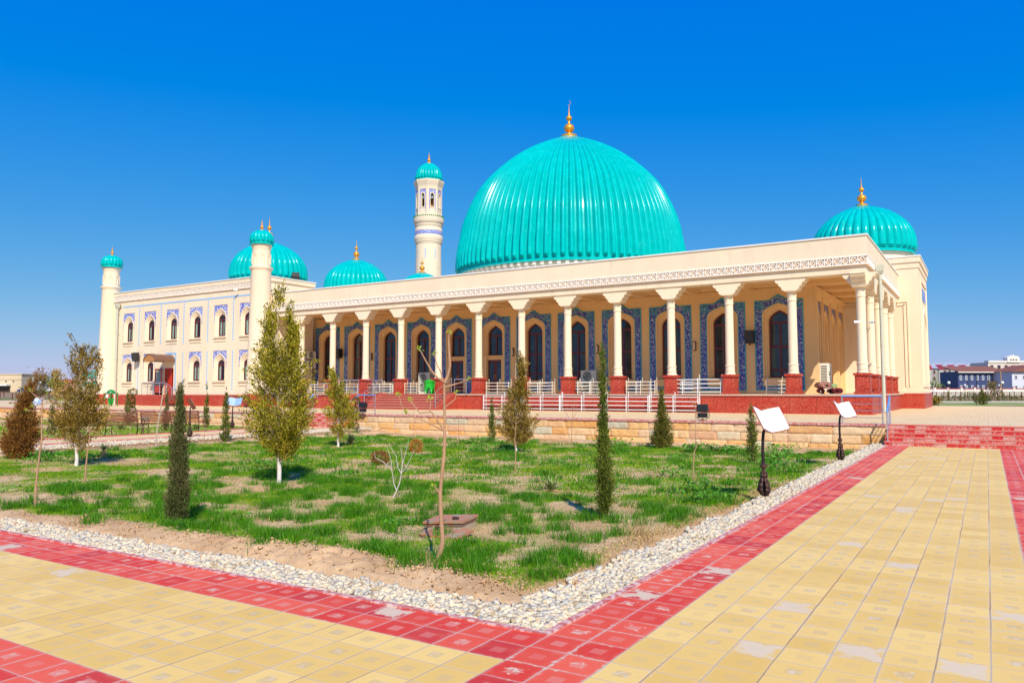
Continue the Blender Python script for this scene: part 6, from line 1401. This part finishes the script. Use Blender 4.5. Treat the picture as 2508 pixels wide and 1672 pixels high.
u = U(2450, 210); t = bthing('wooden_pole', 2450, 210, 0, 'plain tan pole in front of the dark blue building', 'pole'); b = MB(); b.tube([(0, 0, 0), (0, 0, 7.0)], [.16, .12], 8); b.build('shaft', BARKL, t)
# cars
def car(px, f, label, col, rz):
    u = U(px, f); t = bthing('parked_car', px, f, gz(u, f)+.02, label, 'car', None, rz); P_ = mat('car_paint', col, .25)
    b = MB(); b.prism([(-2.2, .25), (2.2, .25), (2.25, .6), (2.1, .82), (1.2, .92), (.75, 1.35), (-.9, 1.42), (-1.6, 1.0), (-2.2, .95), (-2.25, .5)], 'y', -.85, .85); b.build('body', P_, t, .06)
    b = MB(); b.prism([(1.1, .95), (.72, 1.30), (-.85, 1.36), (-1.45, 1.0)], 'y', -.862, .862); b.build('window', GLASS, t)
    for x in (-1.35, 1.4):
        for y in (-.8, .8): b = MB(); b.tube([(x, y-.1, .32), (x, y+.1, .32)], .32, 14); b.build('wheel', BLACK, t)
car(66, 235, 'dark blue car parked at the far left beyond the fences', (.03, .07, .16), .1); car(116, 235, 'white car parked at the far left near the pink house', (.7, .72, .72), .2)
# far buildings, right
def facade(t, w_, h, d, nx, nz, wm, fm, wall, x0=None, sx=1.0, sz=1.3, z1=1.0, frame=None):
    b = MB(); b.box(-w_/2, w_/2, 0, d, -.5, h); b.build('wall', wall, t)
    for i in range(nx):
        for j in range(nz):
            x = -w_/2+w_*(i+.5)/nx; z = z1+(h-z1)*(j+.42)/nz; b = MB(); b.box(x-sx/2, x+sx/2, -.08, .0, z-sz/2, z+sz/2); fr_ = b.build('window', fm, t)
            b = MB(); b.box(x-sx*.38, x+sx*.38, -.10, -.081, z-sz*.4, z+sz*.4); b.build('pane', wm, fr_)
GREYB = mat('grey_beige_render', rough=.85, fn=tint((.34, .31, .30), .1, .1, 1)); PINKB = mat('dusky_pink_render', (.45, .2, .17), .85); NAVY = mat('dark_blue_cladding', rough=.5, fn=tint((.045, .065, .16), .15, .3, 2)); LIL = mat('pale_lilac_render', rough=.8, fn=tint((.58, .58, .66), .06, .3, 2)); ROOFB = mat('brown_metal_roof', rough=.8, spec=.1, fn=tint((.24, .10, .07), .15, .3, 2)); ROOFG = mat('blue_grey_roof', (.32, .36, .42), .5)
PALEG = mat('pale_grey_render', (.46, .44, .42), .85)
t = bthing('apartment_block', 2345, 335, 0, 'long grey four-storey apartment block with pink gables at the far right', 'building', None, .30)
facade(t, 52, 11.2, 10, 18, 4, GLASS, PINKB, GREYB, sx=1.3, sz=1.7, z1=.3)
b = MB(); b.prism([(-.6, 11.2), (10.6, 11.2), (5, 14.0)], 'x', -26.3, 26.3); b.build('roof', ROOFG, t)
for k in range(8):
    x = -22.6+6.45*k; b = MB(); b.prism([(x-1.5, 11.0), (x+1.5, 11.0), (x, 12.9)], 'y', -1.0, 3); b.build('gable', MAG, t)
    b = MB(); b.box(x-1.15, x+1.15, -.5, -.02, 0, 11.0); b.build('bay_strip', PALEG, t)
    b = MB(); b.lathe([(1.2, 12.9), (1.1, 13.6), (.4, 13.9)], (x+.3, 4), 10); b.build('roof_vent', ROOFG, t)
t = bthing('ornate_apartment_block', 2490, 300, 0, 'pale apartment block with an ornate white parapet at the right edge', 'building', None, .1)
facade(t, 24, 12.6, 10, 8, 4, GLASS, PINKB, mat('pale_render', rough=.85, fn=tint((.58, .52, .46), .08, .1, 1)), sx=1.4, sz=1.6, z1=.3)
b = MB(); b.box(-12, 12, -.3, 2, 12.6, 13.3); b.box(-4.2, 1.0, -.5, 2, 12.6, 14.6); b.prism([(-4.2, 14.6), (1.0, 14.6), (.2, 15.1), (-1.0, 15.2), (-1.6, 15.6), (-2.2, 15.2), (-3.4, 15.1)], 'y', -.5, 1); b.build('parapet', WHW, t)
b = MB()
for x in (-2.7, -1.6, -.5): b.box(x-.3, x+.3, -.56, -.5, 13.4, 13.9)
b.build('parapet_openings', DARK, t)
t = bthing('blue_office_building', 2406, 232, 0, 'dark blue two-storey building with white-framed windows and a brown roof', 'building', None, .12)
facade(t, 16.4, 7.4, 8, 9, 2, mat('dull_pane', (.2, .26, .34), .3), WHW, NAVY, sx=.75, sz=1.5, z1=1.2)
b = MB(); b.prism([(-.8, 7.25), (-.8, 7.45), (8, 9.3), (8.2, 9.2)], 'x', -8.7, 8.4); b.build('roof', ROOFB, t); b = MB(); b.box(-8.7, 8.4, -.95, -.78, 7.05, 7.35); b.build('gutter', WHW, t)
for x in (-5.0, -2.2, 1.8, 4.8): b = MB(); b.box(x-.06, x+.06, -.12, 0, 0, 7.2); b.build('downpipe', BLACK, t)
t = bthing('white_gable_house', 2525, 226, 0, 'pale lilac house wall with small white windows at the right edge', 'building', None, .12)
facade(t, 12.6, 7.3, 8, 5, 2, mat('dull_pane_b', (.12, .14, .2), .3), WHW, LIL, sx=.8, sz=1.3, z1=1.3)
b = MB(); b.prism([(-6.9, 7.3), (6.9, 7.3), (6.9, 9.7), (0, 9.2)], 'y', -.9, 8); b.build('roof', ROOFB, t)
# far buildings, left
BEI = mat('beige_stone_far', rough=.85, fn=tint((.62, .48, .32), .08, .2, 1))
t = bthing('beige_hall', 5, 260, 1.5, 'flat-roofed beige building on the left horizon', 'building', None, -.05); b = MB(); b.box(-14, 7.0, 0, 12, 0, 6.3); b.box(-14.2, 7.2, -.2, 12.2, 6.1, 6.4); b.box(-14, 7, -.15, 0, 4.4, 4.6); b.build('wall', BEI, t)
for x in (-11, -8.5, -6, -3.5, -1, 1.6, 4.2): b = MB(); b.box(x-.25, x+.25, -.1, 0, 3.6, 4.0); b.build('vent_opening', DARK, t)
for x in (-11, -6.5, -2, 1.5): b = MB(); b.box(x-1.9, x+1.9, -2.2, -.2, 2.3, 2.8); b.build('white_awning', WHITE, t)
b = MB(); b.box(-14, 3.2, -.3, -.1, 0, 2.3); b.build('gate_front', mat('gate_brown', (.10, .06, .05), .7), t)
t = bthing('pink_house', 155, 280, 1.5, 'pinkish house with a low red roof behind the bronze-olive conifer', 'building'); b = MB(); b.box(-5.5, 5.5, 0, 7, 0, 3.6); b.build('wall', mat('pink_render', (.55, .26, .2), .85), t); b = MB(); b.prism([(-6, 3.6), (6, 3.6), (3, 4.8), (-3, 4.8)], 'y', -.5, 7.5); b.build('roof', mat('red_roof_far', (.36, .08, .07), .7), t)
for x in (-3, 0, 3): b = MB(); b.box(x-.5, x+.5, -.08, 0, 1.2, 2.6); b.build('window', GLASS, t)
t = bthing('green_roofed_pavilion', 222, 150, .35, 'white pavilion with a green roof and green lattice behind the left minaret base', 'building')
b = MB(); b.box(-2.6, 2.4, 0, 4, 0, 3.6); b.build('wall', WHW, t); b = MB(); b.rings([[(-3.0*q_, 2-2.6*q_, z), (2.8*q_, 2-2.6*q_, z), (2.8*q_, 2+2.6*q_, z), (-3.0*q_, 2+2.6*q_, z)] for q_, z in ((1, 4.25), (.9, 4.5), (.2, 5.6))], True); b.build('roof', mat('green_roof', (.02, .30, .22), .4), t)
b = MB(); b.box(-2.7, 2.5, -.1, 4.1, 3.6, 4.25); b.build('white_band', WHITE, t); b = MB(); b.box(-2.5, 2.3, -.15, -.05, 2.5, 3.3); b.build('green_lattice', mat('green_lattice', rough=.5, fn=lambda g, b: g.ramp(g.vor(g.obj(), 3), [(0, (.6, .7, .65)), (.3, (.02, .36, .24))])), t)
# far trees
def far_tree(px, f, h, w_, fol, label, n=500, sd_=1, zb=.15):
    u = U(px, f); t = bthing('distant_tree', px, f, gz(u, f), label, 'tree'); rg = np.random.default_rng(sd_+px)
    c_ = rg.normal(0, 1, (14, 3)); c_ /= np.linalg.norm(c_, axis=1)[:, None]; c_ = c_*np.array([w_*.3, w_*.3, h*.28])+np.array([0, 0, h*.6]); k = rg.integers(0, 14, n); P = c_[k]+rg.normal(0, w_*.11, (n, 3)); P[:, 2] = np.maximum(P[:, 2], h*zb)
    D = rg.normal(0, 1, (n, 3)); D /= np.linalg.norm(D, axis=1)[:, None]; sprays('crown', P, D, np.full(n, .09*w_+.15), np.full(n, .04*w_+.06), fol, t); b = MB(); b.tube([(0, 0, 0), (0, 0, h*.7)], [.04*h, .012*h], 6); b.build('trunk', BARKD, t)
FOLF = perisland([(.2, (.10, .10, .04)), (.5, (.20, .16, .07)), (.9, (.30, .22, .10))], .9, .1, 'far_brown_foliage'); FOLFG = perisland([(.2, (.10, .16, .04)), (.6, (.22, .28, .05)), (.9, (.3, .3, .08))], .9, .1, 'spring_far_foliage')  # browns here are the distant trees' own, no haze mixed in
for px, f, h, w_, fol, lab in ((2283, 235, 5.6, 6, FOLFG, 'yellow-green tree between the domed tower and the apartment block'), (2432, 190, 3.8, 4, FOLF, 'leafless brownish tree before the dark blue building'), (2338, 250, 4, 3.5, FOLFG, 'small green tree at the left corner of the dark blue building'), (100, 245, 5.0, 7, FOLF, 'brownish tree right of the street lamps at the far left'), (118, 250, 6.0, 6, FOLF, 'taller brownish tree left of the pink house'), (135, 240, 4.5, 6, FOLFG, 'greenish tree in front of the pink house'), (92, 160, 2.2, 2.4, FOLF, 'low brown shrub behind the left fence'), (110, 160, 2.2, 2.2, FOLF, 'second low brown shrub behind the left fence')): far_tree(px, f, h, w_, fol, lab)
cypress(W_(U(2402, 91), 91, .02), 1.95, 1.05, 'dark conical conifer on the far right lawn', 1800, FOL_K, 31, [(1.0, .04), (.85, .25), (.65, .5), (.45, .75), (.25, .95), (.1, 1.0), (0, .8)], .12, (.12, .05))
far_tree(2286, 88, 1.0, 1.6, FOL_Y, 'low yellowish bush right of the domed tower', 500, 3, 0)
far_tree(2388, 93, 1.5, 1.0, FOLF, 'wispy brown shrub left of the dark conical conifer', 250, 4, 0); far_tree(2414, 93, 1.5, 1.0, FOLF, 'wispy brown shrub right of the dark conical conifer', 250, 5, 0)
hd = None
for k in range(16):
    px = 2292+k*13.5 if k < 8 else 2420+(k-8)*11; f = 126; 
    if k == 0:
        hd = thing('small_shrub', (0, 0, 0), 'small dark shrub in a row along the right-hand fence', 'bush', 'shrubs along the right-hand fence'); rg = np.random.default_rng(77); P = rg.normal(0, .22, (220, 3))*np.array([1, 1, 1.5])+np.array([0, 0, .55]); D = rg.normal(0, 1, P.shape)+np.array([0, 0, .8]); D /= np.linalg.norm(D, axis=1)[:, None]; sprays('foliage', P, D, np.full(220, .2), np.full(220, .08), FOL_K, hd)
    place(hd, k > 0, W_(U(px, f), f, .02), k, None, (1, 1, .8+.5*random.random()))
